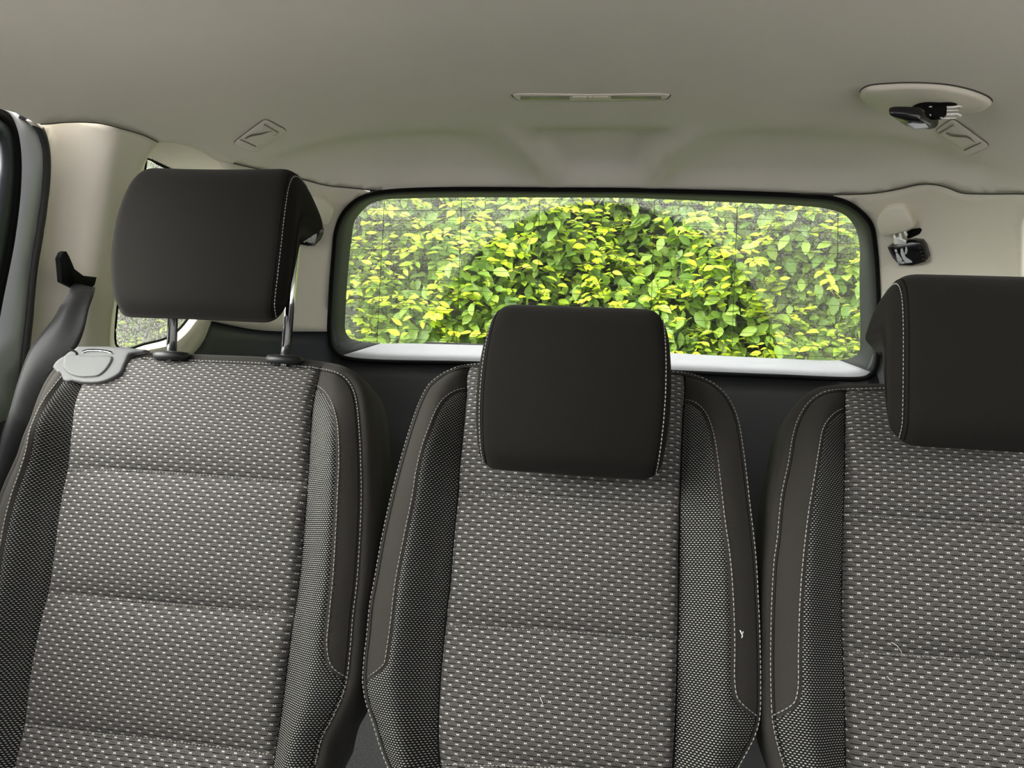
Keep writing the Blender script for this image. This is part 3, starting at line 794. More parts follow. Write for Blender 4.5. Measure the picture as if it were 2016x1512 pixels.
# ------------------------------------------------------------------ seats
RC = math.radians(15)
ES, ET, EN = np.array([1., 0, 0]), np.array([0, math.sin(RC), math.cos(RC)]), np.array([0, -math.cos(RC), math.sin(RC)])
def stitches(name, pts, nrm, mat, parent, pitch=.0052, ln=.0037, wd=.00058, sub=False):
    """short threads along a 3D polyline"""
    P = np.array(pts); d = np.r_[0, np.cumsum(np.linalg.norm(np.diff(P, axis=0), axis=1))]; V, F = [], []
    NN = np.array(nrm) if np.ndim(nrm) == 2 else np.tile(np.array(nrm), (len(P), 1))
    for s in np.arange(pitch / 2, d[-1] - pitch / 2, pitch):
        a = np.array([np.interp(s - ln/2, d, P[:, k]) for k in range(3)]); b = np.array([np.interp(s + ln/2, d, P[:, k]) for k in range(3)])
        nn = np.array([np.interp(s, d, NN[:, k]) for k in range(3)]); nn /= np.linalg.norm(nn)
        t = b - a; t /= max(np.linalg.norm(t), 1e-9); u = np.cross(t, nn); k0 = len(V)
        for q, (f, hgt) in enumerate(((0, .1), (.22, 1), (.78, 1), (1, .1))):
            c = a + (b - a) * f
            w2_ = wd * (.55 if q in (0, 3) else 1)
            V += [c - u * w2_ - nn * .0006, c - u * w2_ * .6 + nn * .0007 * hgt, c + u * w2_ * .6 + nn * .0007 * hgt, c + u * w2_ - nn * .0006]
        for q in range(3):
            for e in range(3): F.append((k0 + q*4 + e, k0 + q*4 + e + 1, k0 + q*4 + e + 5, k0 + q*4 + e + 4))
        F.append((k0, k0+3, k0+2, k0+1)); F.append((k0+12, k0+13, k0+14, k0+15))
    return mesh(name, V, F, mat, parent)

class Seat:
    def __init__(s, name, label, y0, D):
        s.D = D; s.O = np.array([0, y0, .85]); s.label = label; s.curves = {}
        s.hb = D.get('hb', .034); s.H = lambda q: np.zeros(len(q))
        guess = {'O': .022, 'cl': 0., 'cr': 0., 'tl': s.hb, 'tr': s.hb}
        for it in range(4):
            for k, pts in D['px'].items():
                P = catmull(pts, 7)
                g = guess.get(k, .004)
                if it == 0: s.curves[k] = np.array([s.un(x, y, g) for x, y in P])
                else:
                    out = []
                    q = s.curves[k]; h = s.H(q)
                    s.curves[k] = np.array([s.un(x, y, hh) for (x, y), hh in zip(P, h)])
            s.H = s.make_H()
        s.build(name)
    def un(s, px, py, h):
        d = ray(px, py); o = s.O + EN * h; t = ((o - CAM) @ EN) / (d @ EN); q = CAM + d * t - s.O; return np.array([q @ ES, q @ ET])
    def make_H(s):
        C = {k: resample(v, .006) for k, v in s.curves.items()}
        O = C['O']; cl = C['cl']; cr = C['cr']
        top = O[:, 1].max(); bot = O[:, 1].min()
        i = O[:, 1].argmax(); L = O[:i+1]; R = O[i:]
        # strip the flat top from the guide curves
        L = L[L[:, 1] < top - .02]; R = R[R[:, 1] < top - .02]
        oL = L[np.argsort(L[:, 1])]; oR = R[np.argsort(R[:, 1])]
        iL = cl[np.argsort(cl[:, 1])]; iR = cr[np.argsort(cr[:, 1])]
        seams = [(C[k], .0022, .0028) for k in C if k.startswith('x')] + [(C['cl'], .0055, .0042), (C['cr'], .0055, .0042)] + [(C[k], .0018, .0022) for k in ('tl', 'tr') if k in C]
        xt = sorted([C[k][:, 1].mean() for k in C if k.startswith('x')] + [top])
        hb = s.hb
        def H(q):
            x, t = q[:, 0], q[:, 1]
            a0 = np.interp(t, oL[:, 1], oL[:, 0]); a1 = np.interp(t, iL[:, 1], iL[:, 0]); b1 = np.interp(t, iR[:, 1], iR[:, 0]); b0 = np.interp(t, oR[:, 1], oR[:, 0])
            qL = np.clip((a1 - x) / np.maximum(a1 - a0, .01), 0, 1.1); qR = np.clip((x - b1) / np.maximum(b0 - b1, .01), 0, 1.1)
            qq = np.maximum(qL, qR)
            def ss(v): v = np.clip(v, 0, 1); return v*v*(3-2*v)
            h = hb * (ss(qq / .62) * (1 - .38 * ss((qq - .55) / .5)))
            fade = .25 + .75 * ss((top - t - .01) / .13)
            h = h * fade
            mid = np.clip((x - a1) / np.maximum(b1 - a1, .01), 0, 1)
            puff = np.zeros(len(t))
            for u0, u1 in zip([bot - .15] + xt[:-1], xt):
                f = np.clip((t - u0) / (u1 - u0), 0, 1); inb = (t >= u0) & (t < u1)
                puff = np.where(inb, .013 * (1 - np.abs(2*f - 1) ** 3.5), puff)
            h += np.where(qq <= 0, puff * (np.sin(math.pi * mid) ** .35), 0)
            h += .012 * ss((bot + .10 - t) / .14)
            h -= .024 * ss((t - top + .13) / .14)
            dO = dist_poly(q, O); h -= .007 * np.clip(1 - dO / .016, 0, 1) ** 2
            for c, amp, sg in seams:
                d = dist_poly(q, c); h -= amp * np.exp(-(d / sg) ** 2)
            return h
        return H
    def P3(s, q, dh=0.0):
        h = s.H(q) + dh; return s.O + q[:, :1] * ES + q[:, 1:2] * ET + h[:, None] * EN
    def build(s, name):
        C = s.curves; O = C['O']
        top = O[:, 1].max(); bot = O[:, 1].min(); xm = (O[:, 0].min() + O[:, 0].max()) / 2
        s.root = empty(name, (xm, s.O[1] + (FLOOR - .85) * math.tan(RC), FLOOR)); tag(s.root, s.label, 'car seat', 'second row car seats')
        # continue the back below the picture down to the cushion
        ext = s.D.get('ext', .16)
        Oo = resample(O, .006)
        a, b = Oo[0], Oo[-1]
        lower = []
        if ext:
            na = np.array([a[0] + .05 * (1 if a[0] < xm else -1), a[1] - ext]); nb = np.array([b[0] - .05 * (1 if b[0] > xm else -1), b[1] - ext]); m_ = min(na[1], nb[1]); na[1] = nb[1] = m_
            lower = [na, nb]
        loop = np.vstack([Oo, resample(np.vstack([b, nb]), .012)[1:], resample(np.vstack([nb, na]), .012)[1:], resample(np.vstack([na, a]), .012)[1:-1]])
        s.loop = loop
        def extend(c, e0=.02, e1=.02):
            c = resample(c, .006); d0 = c[0] - c[2]; d0 /= np.linalg.norm(d0); d1 = c[-1] - c[-3]; d1 /= np.linalg.norm(d1)
            return np.vstack([c[0] + d0 * e0, c, c[-1] + d1 * e1])
        cl = extend(C['cl'], .06, ext + .1); cr = extend(C['cr'], .06, ext + .1)
        chains = [np.vstack([loop, loop[:1]]), cl, cr]
        tr = []
        for k in ('tl', 'tr'):
            if k in C:
                c = extend(C[k], .012, .012); chains.append(c); tr.append((k, c))
        for k in C:
            if k.startswith('x'): chains.append(resample(C[k], .006))
        lo, hi = loop.min(0), loop.max(0); g = .0065
        gx, gy = np.meshgrid(np.arange(lo[0], hi[0], g), np.arange(lo[1], hi[1], g)); gx = gx + (np.arange(gx.shape[0]) % 2)[:, None] * g / 2
        G = np.stack([gx.ravel(), gy.ravel()], 1)
        extra = []
        for c in chains[1:] + [chains[0]]:
            c2 = resample(c, .005); t = np.gradient(c2, axis=0); t /= np.linalg.norm(t, axis=1)[:, None] + 1e-9; nn = np.stack([-t[:, 1], t[:, 0]], 1)
            for o_ in (-.006, -.0028, .0028, .006): extra.append(c2 + nn * o_)
        X = np.vstack(extra)
        dmin = np.full(len(G), 1e9); dX = np.full(len(X), 1e9)
        for c in chains: dmin = np.minimum(dmin, dist_poly(G, c)); dX = np.minimum(dX, dist_poly(X, c))
        G = G[dmin > .008]; X = X[dX > .0024]
        G = np.vstack([G, X]); G = G[in_poly(G, loop)]
        V, T = cdt(G, chains)
        cen = V[T].mean(1); T = T[in_poly(cen, loop)]; cen = V[T].mean(1)
        W = s.P3(V)
        centre = np.vstack([cl, cr[::-1]]); inc = in_poly(cen, centre); lab = np.where(inc, 0, np.where(cen[:, 0] < xm, 1, 2))
        for k, c in tr:
            sgn = -1 if k == 'tl' else 1
            far = lo[0] - .3 if sgn < 0 else hi[0] + .3
            # polygon: trim curve (top->bottom) closed round the outside
            inner = cl if sgn < 0 else cr
            topn = c[0]
            poly = np.vstack([[far, c[-1][1] + (.0)], c[::-1], [c[0][0] - sgn * .0, top + .1], [far, top + .1]])
            # above the start of the trim curve the strip reaches the centre seam
            m = in_poly(cen, poly) & (lab != 0) & ((cen[:, 0] < xm) if sgn < 0 else (cen[:, 0] > xm))
            seam_x = np.interp(cen[:, 1], inner[np.argsort(inner[:, 1]), 1], inner[np.argsort(inner[:, 1]), 0])
            m |= (lab != 0) & (cen[:, 1] > c[1][1] + .002) & ((cen[:, 0] < xm) if sgn < 0 else (cen[:, 0] > xm))
            lab[m] = 3 if sgn < 0 else 4
        names = {0: ('centre_panel', 'insert', 'flecked woven cloth centre panel'), 1: ('side_bolster', 'mesh', 'dotted mesh cloth bolster'), 2: ('side_bolster', 'mesh', 'dotted mesh cloth bolster'), 3: ('bolster_trim', 'fabric', 'plain charcoal trim strip'), 4: ('bolster_trim', 'fabric', 'plain charcoal trim strip')}
        for L, (nm, mt, lb) in names.items():
            t = T[lab == L]
            if len(t) < 3: continue
            used = np.unique(t); mp = -np.ones(len(V), int); mp[used] = np.arange(len(used))
            o = mesh(nm, W[used], mp[t], M[mt], s.root, True, np.stack([V[used][:, 0] + 5, V[used][:, 1] + 5 + 1.3 * np.maximum(0, V[used][:, 1] - (top - .16)) ** 2], 1)); o['label'] = lb
            me = o.data
            if np.array(me.polygons[0].normal) @ EN < 0: me.flip_normals()
        # body: rolls over the edge and runs back
        n = len(loop); t = np.roll(loop, -1, 0) - np.roll(loop, 1, 0); t /= np.linalg.norm(t, axis=1)[:, None]; nn = np.stack([t[:, 1], -t[:, 0]], 1)
        c0 = loop.mean(0)
        if ((nn * (loop - c0)).sum(1)).mean() < 0: nn = -nn
        for _ in range(3): nn = (nn + np.roll(nn, 1, 0) + np.roll(nn, -1, 0)); nn /= np.linalg.norm(nn, axis=1)[:, None]
        h0 = s.H(loop); rows = []
        roll = s.D.get('roll', ((0, 0), (.0035, .0005), (.008, -.003), (.0115, -.010), (.013, -.022), (.012, -.045), (.006, -.085), (-.012, -.105), (-.05, -.112)))
        for o_, dh in roll:
            q = loop + nn * o_; rows.append(s.O + q[:, :1] * ES + q[:, 1:2] * ET + (h0 + dh)[:, None] * EN)
        V2, F2 = loft(rows, True, (False, True)); o = mesh('back_shell', V2, F2, M[s.D.get('shellmat', 'fabric')], s.root)
        o['label'] = 'charcoal fabric sides and back'
        # stitching
        def st(c2, dh=.0006, off=0.0, **k):
            c2 = resample(c2, .004)
            if off:
                t = np.gradient(c2, axis=0); t /= np.linalg.norm(t, axis=1)[:, None]; c2 = c2 + np.stack([-t[:, 1], t[:, 0]], 1) * off
            stitches('stitching', s.P3(c2, dh), EN, M['thread'], s.root, **k)
        oo = s.D.get('ostitch', -.004)
        Os = Oo
        if s.D.get('half'): Os = Oo[int(len(Oo) * s.D['half']):]
        st(Os, .0012, oo)
        # seam cord just inside the stitching
        cc = resample(Os, .005); t = np.gradient(cc, axis=0); t /= np.linalg.norm(t, axis=1)[:, None]; c2 = cc + np.stack([-t[:, 1], t[:, 0]], 1) * (oo + s.D.get('gapside', -1) * .0032)
        Vt, Ft = tube(s.P3(c2, -.0002), .0007, 5); mesh('seam_gap', Vt, Ft, M['black'], s.root)
        if 'tl' in C: st(C['tl'], .0008, -.0042 if True else 0)
        if 'tr' in C: st(C['tr'], .0008, .0042)
        for k in C:
            if k.startswith('x'): st(C[k], .0016, 0, pitch=.0044, ln=.0034, wd=.00042)
        for k in ('cl', 'cr'):
            Vt, Ft = tube(s.P3(resample(C[k], .005), -.0010), s.D.get('gap', .0016), 5); mesh('seam_gap', Vt, Ft, M['black'], s.root)
        s.xm, s.top, s.bot = xm, top, bot
        # cushion and base, below the picture
        zc = .30; yb = s.O[1] + (zc - .85) * math.tan(RC)
        wdt = (Oo[:, 0].max() - Oo[:, 0].min())
        bevelbox('cushion', (xm, yb - .235, zc - .02), (wdt * .86, .47, .13), .045, M['insert'], s.root, seg=4)
        bevelbox('seat_base', (xm, yb - .16, FLOOR + .055), (wdt * .78, .36, .11), .015, M['dark'], s.root)

MID = dict(px={
 'O': [(772,1512),(763,1490),(751,1455),(741,1422),(727,1380),(721,1341),(724,1290),(728,1257),(735,1186),(742,1150),(758,1060),(776,978),(786,938),(804,874),(818,829),(832,791),(848,761),(864,747),(878,737.5),(900,729),(925,723),(1000,720),(1130,722),(1250,727),(1326,737),(1351,740),(1378,748),(1400,758),(1418,773),(1431,789),(1446,822),(1458,889),(1470,990),(1482,1097),(1486,1168),(1489,1236),(1491,1345),(1489,1410),(1480,1445),(1462,1480),(1444,1512)],
 'cl': [(924,724),(919,745),(919,775),(917,799),(911.5,858),(905.6,918),(901.6,978),(893,1070),(886.8,1150),(880.8,1198),(873.6,1270),(867.6,1341),(864,1413),(864,1485),(868,1512)],
 'cr': [(1347,739),(1348,770),(1345,810),(1341,900),(1338,1000),(1336,1100),(1335,1200),(1333,1300),(1330,1400),(1325,1512)],
 'tl': [(919,770),(898,776),(878,791),(864,813),(852,843),(838,880),(826,930),(819,978),(802,1060),(785,1150),(775.4,1234),(768,1284),(763.5,1308),(751.5,1322),(722.8,1342.7)],
 'tr': [(1346,793),(1362,797),(1378,810),(1390,832),(1398,860),(1410,944),(1419,1021),(1430,1100),(1436,1182),(1438.6,1263),(1438.6,1345),(1445,1378),(1461.7,1397),(1489,1418)],
 'x1': [(902,972),(984,975),(1058,979),(1177,986),(1337,995)],
 'x2': [(878,1232),(1000,1237),(1100,1243),(1220,1251),(1333,1262)],
 'x3': [(866,1504),(1000,1508),(1160,1513),(1325,1520)]}, hb=.034, gap=.0028, ostitch=.003, gapside=-1, roll=((0, 0), (.002, .0002), (.0036, -.002), (.004, -.006), (.0035, -.014), (.0, -.035), (-.006, -.07), (-.018, -.09), (-.05, -.098)))
seat_mid = Seat('car_seat', 'middle seat of the row, with lowered headrest over its top edge', .95, MID)

LEFT = dict(px={
 'tl': [(150,722),(125,753),(111,772),(87,816),(73,854),(63,892),(48,935),(36,965),(21,1017),(7,1087),(-4,1160),(-22,1260),(-40,1400),(-54,1530)],
 'O': [(-92,1512),(-78,1400),(-56,1260),(-34,1160),(-20,1087),(-6,1017),(12,960),(40,897),(52,860),(65,828),(85,772),(103,740),(125,718),(155,708),(200,705),(256,702),(317,706),(399,709.5),(500,713.5),(600,720.7),(640,726),(671,735.5),(687,749),(698,768),(704,790),(710,848),(713,915),(714,978),(711,1060),(705,1150),(697.6,1210),(691.7,1284),(682,1353),(656,1416),(637,1451),(622,1509)],
 'cl': [(166,710),(164,735),(162.7,757),(150.8,794),(142.8,848),(137,896),(121,1000),(104,1121),(83,1222),(66,1312),(48.6,1423),(31,1512)],
 'cr': [(631,722),(630,731),(621.8,765),(616,795),(610,868),(607,928),(604,979),(600,1020),(590,1139),(569.4,1278),(555.6,1392),(538,1512)],
 'tr': [(622,765),(635.7,775),(647.6,793),(655.6,819),(660,858),(661,908),(658,978),(654,1060),(649,1139),(642,1208),(637,1271),(642,1305),(653,1323),(683,1342)],
 'x1': [(134,925),(220,926),(300,929),(450,939),(606,953)],
 'x2': [(96,1170),(180,1176),(302,1186),(444,1198),(582,1208)],
 'x3': [(48,1427),(173,1441),(347,1460),(540,1486)]}, hb=.036, half=.45, ostitch=-.001, gapside=-1, roll=((0, 0), (.0035, .0005), (.009, -.004), (.0125, -.014), (.0135, -.028), (.013, -.055), (.010, -.095), (-.006, -.115), (-.05, -.12)))
seat_left = Seat('car_seat', 'left seat of the row, raised headrest on chrome posts, belt guide on its shoulder', .95, LEFT)

RIGHT = dict(px={
 'O': [(1546,1512),(1533,1468),(1523,1421),(1519,1345),(1519,1263),(1521,1182),(1526,1100),(1531,1066),(1540,975),(1553,914),(1562,859),(1574,822),(1594,792),(1618,775),(1645,769),(1700,767),(1748,766),(1850,768),(1960,773),(2060,778),(2160,786),(2215,800),(2250,840),(2275,900),(2310,1010),(2345,1130),(2370,1240),(2385,1345),(2380,1420),(2360,1470),(2340,1512)],
 'cl': [(1664,768),(1663.5,840),(1662.8,914),(1659.7,1036),(1657,1158),(1656.6,1182),(1659,1291),(1663,1400),(1664.7,1511)],
 'cr': [(2130,784),(2138,900),(2150,1036),(2160,1158),(2170,1291),(2180,1400),(2186,1511)],
 'tl': [(1662.8,811),(1650,817),(1637,829),(1626,847),(1619,883),(1612,929),(1600,1005),(1591,1082),(1585,1150),(1582,1209),(1580,1291),(1579,1359),(1571,1389),(1554,1402),(1521,1419)],
 'tr': [(2134,830),(2170,845),(2195,890),(2225,1000),(2255,1120),(2275,1240),(2290,1359),(2310,1389),(2340,1402),(2381,1415)],
 'x1': [(1660,1015),(1750,1020),(1880,1028),(2016,1037),(2150,1046)],
 'x2': [(1660,1283),(1780,1290),(1900,1297),(2016,1303),(2168,1312)]}, hb=.036, ostitch=.001, gapside=-1, roll=((0, 0), (.0035, .0005), (.008, -.004), (.0105, -.014), (.0108, -.028), (.0105, -.055), (.009, -.095), (-.006, -.115), (-.05, -.12)))
seat_right = Seat('car_seat', 'right seat of the row, cut by the picture edge, large lowered headrest', .95, RIGHT)

# ------------------------------------------------------------------ headrests (parts of their seats)
def headrest(seat, pxl, pxr, pyt, pyb, yf, posts=None, depth=.105, slab=.045, seam=(True, True), tilt=6, rend=.020, wtop=.97, wbot=.96, bulge=.013, hook=.50, concave=.0, rc=.030):
    pm = (pyt + pyb) / 2
    L = at(pxl, pm, yf); R = at(pxr, pm, yf); xc = (L[0] + R[0]) / 2; W = abs(R[0] - L[0])
    pmx = (pxl + pxr) / 2
    zt = at(pmx, pyt, yf)[2]; zb = at(pmx, pyb, yf)[2]; Hh = zt - zb
    # side profile: b = back, h = up
    raw = [(.018, .001), (.006, .016), (-.002, Hh*.28), (-.004, Hh*.5), (.000, Hh*.72), (.010, Hh*.89), (.024, Hh*.975), (.042, Hh), (depth*.60, Hh*.975), (depth*.84, Hh*.89), (depth*.96, Hh*max(.72, min(hook+.12, .83))), (depth, Hh*(hook+.06)), (depth*.98, Hh*hook*1.025), (depth*.88, Hh*hook),
           (depth*.70, Hh*hook*.99), (slab+.012, Hh*hook*.99), (slab, Hh*(hook-.06)), (slab*.97, Hh*.25), (slab*.92, .016), (slab*.75, .002), (slab*.45, -.001)]
    P = catmull(raw, .006, True)
    t = np.roll(P, -1, 0) - np.roll(P, 1, 0); t /= np.linalg.norm(t, axis=1)[:, None]; nn = np.stack([-t[:, 1], t[:, 0]], 1)
    if ((nn * (P - P.mean(0))).sum(1)).mean() > 0: nn = -nn            # inward
    for _ in range(6): nn = nn + np.roll(nn, 1, 0) + np.roll(nn, -1, 0); nn /= np.linalg.norm(nn, axis=1)[:, None]
    tl = math.radians(tilt); rows = []
    ends = [(0, 1.0), (.07, .75), (.16, .55), (.30, .34), (.55, .13), (.8, .03), (1.0, 0), (1.3, 0), (1.65, 0)]
    xs = [(-W/2 + rend * a, k) for a, k in ends] + [(x, 0) for x in np.linspace(-W/2 + rend*2, W/2 - rend*2, 12)[1:-1]] + [(W/2 - rend * a, k) for a, k in ends[::-1]]
    def place(x, q):
        f = np.clip(q[:, 1] / Hh, 0, 1); sc = 1 - (1 - wtop) * np.clip((f - .5) * 2, 0, 1) ** 2 - (1 - wbot) * np.clip((.5 - f) * 2, 0, 1) ** 2
        dd_ = max(W/2 - abs(x), 0); drop = rc - math.sqrt(max(rc*rc - max(rc - dd_, 0) ** 2, 0))
        q = q.copy(); q[:, 1] = drop * .45 + q[:, 1] * (Hh - drop * 1.45) / Hh
        u = x / (W / 2); b = q[:, 0] - bulge * (1 - u * u) * np.clip(1 - q[:, 0] / .035, 0, 1); hh = q[:, 1] - concave * (1 - u*u) * np.clip((f - .85) / .15, 0, 1)
        bz = b * math.cos(tl) + (hh - Hh/2) * math.sin(tl); hz = hh * math.cos(tl) - b * math.sin(tl) * .5
        return np.stack([xc + x * sc, yf + bz, zb + hz], 1)
    for x, k in xs:
        rows.append(place(x, P + nn * (k * rend * .8)))
    V, F = loft(rows, True, (True, True)); o = mesh('headrest', V, F, M['headrest'], seat.root); o['label'] = 'black fabric headrest'
    sb = o.modifiers.new('soft', 'SUBSURF'); sb.levels = 1; sb.render_levels = 1
    # seams run round the edge of the front and over the top
    for sg, on in ((-1, seam[0]), (1, seam[1])):
        if not on: continue
        idx = [i for i in range(len(P)) if P[i, 0] < depth * .62 and (P[i, 1] > Hh * .90 or P[i, 0] < .012)]
        Q = np.array(raw[0:9]); Q = catmull(Q, .006)
        tt = np.gradient(Q, axis=0); tt /= np.linalg.norm(tt, axis=1)[:, None]; on2 = np.stack([-tt[:, 1], tt[:, 0]], 1)
        if on2[len(Q)//3][0] > 0: on2 = -on2
        x = sg * (W/2 - rend * .42)
        line = place(x, Q - on2 * (rend * .8 * .20) + on2 * .0012)
        nrm = np.array([np.array([sg * .45, a * math.cos(tl), b]) for a, b in on2]); nrm /= np.linalg.norm(nrm, axis=1)[:, None]
        stitches('stitching', line, nrm, M['thread'], o, pitch=.0046, ln=.0032, wd=.00045)
        x = sg * (W/2 - rend * .66); line = place(x, Q - on2 * (rend * .8 * .08) - on2 * .0002)
        Vt, Ft = tube(line, .0007, 5); mesh('seam_gap', Vt, Ft, M['black'], o)
    if posts:
        for (x0, y0), (x1, y1) in posts:
            q = at(x1, y1, seat.O[1] + .03); p = np.array([q[0] , yf + depth * .78, zb + Hh * hook + .02])
            pp = at(x0, y0, p[1]); p[0] = pp[0]
            V, F = tube([p, p * .5 + q * .5, q - np.array([0, 0, .03])], .0068, 16); ps = mesh('headrest_post', V, F, M['chrome'], seat.root); ps['label'] = 'chrome headrest post'
            collar = []
            for r_, z_ in ((.024, -.006), (.026, .001), (.023, .005), (.012, .0065), (.0068, .0065)):
                collar.append(np.array([(q[0] + r_ * math.cos(a), q[1] + r_ * .75 * math.sin(a), q[2] + z_) for a in np.linspace(0, 2*math.pi, 28, endpoint=False)]))
            V, F = loft(collar, True, (True, True)); mesh('post_collar', V, F, M['dark'], seat.root)
    return o
headrest(seat_mid, 935, 1324, 588, 934, .850, posts=[((1040,800),(1040,728)), ((1230,800),(1230,735))], wtop=.945, wbot=.945, slab=.040, rend=.017)
headrest(seat_left, 214, 570, 304, 627, .915, posts=[((338,600),(338,700)), ((585,460),(560,708))], depth=.118, wtop=.94, wbot=.93, slab=.038, hook=.715, concave=.004, rend=.020, seam=(False, True))
headrest(seat_right, 1758, 2175, 523, 886, .835, posts=[((1850,800),(1850,745)), ((2060,800),(2060,755))], depth=.118, hook=.67, wtop=.96, wbot=.95, slab=.042, rend=.020)

# belt guide on the shoulder of the left seat
s_ = seat_left
def on_seat(s, pts, h, step=5):
    return np.array([s.O + q[0] * ES + q[1] * ET + h * EN for q in [s.un(x, y, h) for x, y in catmull(pts, step, True)]])
GH = .038
def slabpoly(name, seat, pts, h0, h1, mat, parent, inset=.05, step=5, nrm=EN):
    P = on_seat(seat, pts, h1, step); c = P.mean(0); d = h1 - h0
    V, F = loft([P - nrm * d, P - nrm * d * .35, c + (P - c) * (1 - inset * .35) - nrm * d * .08, c + (P - c) * (1 - inset), c + (P - c) * .6], True, (True, True)); return mesh(name, V, F, mat, parent)
def quad(V, c):
    vx, vy = (V - c).T; return np.stack([vx*0+1, vx, vy, vx*vx, vx*vy, vy*vy], 1)
def conform(name, seat, pts, lift, mat, parent, edge=.004, base=-.004, step=4, g=.004, fit=None):
    """thin moulding that follows the seat surface: rounded edge of the given lift"""
    Q = []
    for x, y in catmull(pts, step, True):
        h = .01
        for _ in range(5):
            q = seat.un(x, y, h)
            h = (float(seat.H(np.array([q]))[0]) if fit is None else float(quad(q[None], fit[0]) @ fit[1])) + lift * .5
        Q.append(q)
    Q = np.array(Q); lo, hi = Q.min(0), Q.max(0)
    gx, gy = np.meshgrid(np.arange(lo[0], hi[0], g), np.arange(lo[1], hi[1], g)); G = np.stack([gx.ravel(), gy.ravel()], 1); ring = np.vstack([Q, Q[:1]])
    G = G[in_poly(G, Q)]; G = G[dist_poly(G, ring) > .0012]
    cen = Q.mean(0); inner = [cen + (Q - cen) * (1 - k / np.linalg.norm(Q - cen, axis=1)[:, None]) for k in (.0012, .0026, .0045)]
    V, T = cdt(np.vstack([G] + inner), [ring]); T = T[in_poly(V[T].mean(1), Q)]
    d = dist_poly(V, ring); k = np.clip(d / edge, 0, 1); h = seat.H(V)
    # level out the small grooves below
    if fit is None: fit = (cen, np.linalg.lstsq(quad(V, cen), h, rcond=None)[0])
    hs = quad(V, fit[0]) @ fit[1]; conform.fit = fit
    top = hs + lift * (.45 + .55 * np.sqrt(1 - (1 - k) ** 2))
    W = seat.O + V[:, :1] * ES + V[:, 1:2] * ET + top[:, None] * EN
    # skirt
    n0 = len(W); m = len(Q); ids = [int(np.linalg.norm(V - q, axis=1).argmin()) for q in Q]
    skirt = np.array([W[a] + EN * (base - lift * .45) for a in ids]); F = [tuple(t) for t in T]
    for a in range(m):
        b = (a + 1) % m
        if ids[a] != ids[b]: F.append((ids[a], n0 + a, n0 + b, ids[b]))
    F.append(tuple(n0 + a for a in range(m)))
    return mesh(name, np.vstack([W, skirt]), F, mat, parent)
bgd = conform('belt_guide', s_, [(107,729),(113,740),(122,749),(153,754),(198,754),(222,746),(240,733),(247,715),(258,703),(290,690),(270,686),(218,681),(170,682),(146,684),(128,696),(115,711)], .007, M['guide'], s_.root)
gf = conform.fit; bgd['label'] = 'grey plastic belt guide on the seat shoulder'
conform('guide_flap', s_, [(131,701),(140,699),(180,701),(225,703),(224,711),(212,730),(198,741),(185,744),(152,743),(134,735),(127,725),(128,712)], .0095, M['guide'], bgd, .0022, fit=gf)
def on_guide(x, y, lift):
    h = .02
    for _ in range(5): q = s_.un(x, y, h); h = float(quad(q[None], gf[0]) @ gf[1]) + lift
    return s_.O + q[0] * ES + q[1] * ET + h * EN
sl_ = catmull([(163,692),(170,689.3),(190,688.6),(212,691),(221,694)], 3)
V, F = tube([on_guide(x, y, .0062) for x, y in sl_], .0034, 10, flat=.35); mesh('guide_slot', V, F, M['black'], bgd)
V, F = tube([on_guide(x, y + 1.8, .0078) for x, y in sl_], .0009, 6); mesh('guide_roller', V, F, M['chrome'], bgd)
V, F = tube([on_guide(x, y, .0068) for x, y in catmull([(136,688),(146,691),(152,697),(150,699)], 3)], .0016, 8); mesh('guide_gap', V, F, M['black'], bgd)

# ------------------------------------------------------------------ left seat belt
bl = empty('seat_belt', spx(150, 560)); tag(bl, 'dark grey seat belt hanging from the left pillar beside the left seat', 'seat belt')
horn = [(135,511),(140,499),(147,496),(153,507),(163,531),(180,544),(206,547),(202,562),(189,574),(165,570),(139,557)]
P_, ax_ = pxframe(165, 545, 0)
hn = extrude_poly('belt_anchor', pxpoly(horn, P_, ax_, .02), P_, ax_, -.004, .005, .0, M['black'], bl, 4); hn['label'] = 'black horn shaped upper belt anchor'
LE = [(141,556),(134,580),(119,600),(105,626),(78,662),(59,689),(40,739),(29,775),(20,808),(4,858),(-8,920),(-18,1000)]
RE = [(188,568),(184,586),(178,604),(169,645),(155,679),(134,705),(107,735),(85,772),(66,828),(40,897),(22,960),(8,1030)]
nb_ = 60; le = resample(catmull(LE, 6), 5); re_ = resample(catmull(RE, 6), 5)
def rsn(Q, n):
    d = np.r_[0, np.cumsum(np.linalg.norm(np.diff(Q, axis=0), axis=1))]; t = np.linspace(0, d[-1], n); return np.stack([np.interp(t, d, Q[:, k]) for k in range(Q.shape[1])], 1)
le, re_ = rsn(le, nb_), rsn(re_, nb_)
VV, UVs = [], []; NX = 9
ya = spx(165, 560)[1] - .02
for i in range(nb_):
    f = i / (nb_ - 1); y = ya + (.965 - ya) * min(1, f / .6) ** .8
    a = at(*le[i], y - .004); b = at(*re_[i], y + .010)
    tw = .25 * math.exp(-((f - .12) / .1) ** 2)
    for j in range(NX):
        u = j / (NX - 1); p = a + (b - a) * u + np.array([0, -.006 * math.sin(math.pi * u) * (1 - tw) + .010 * tw * math.cos(u * 9), 0]); VV.append(p); UVs.append((u * .05, f * .5))
FF = [(i*NX + j, i*NX + j + 1, (i+1)*NX + j + 1, (i+1)*NX + j) for i in range(nb_ - 1) for j in range(NX - 1)]
wb = mesh('webbing', VV, FF, M['belt'], bl, True, UVs); md = wb.modifiers.new('thickness', 'SOLIDIFY'); md.thickness = .0014

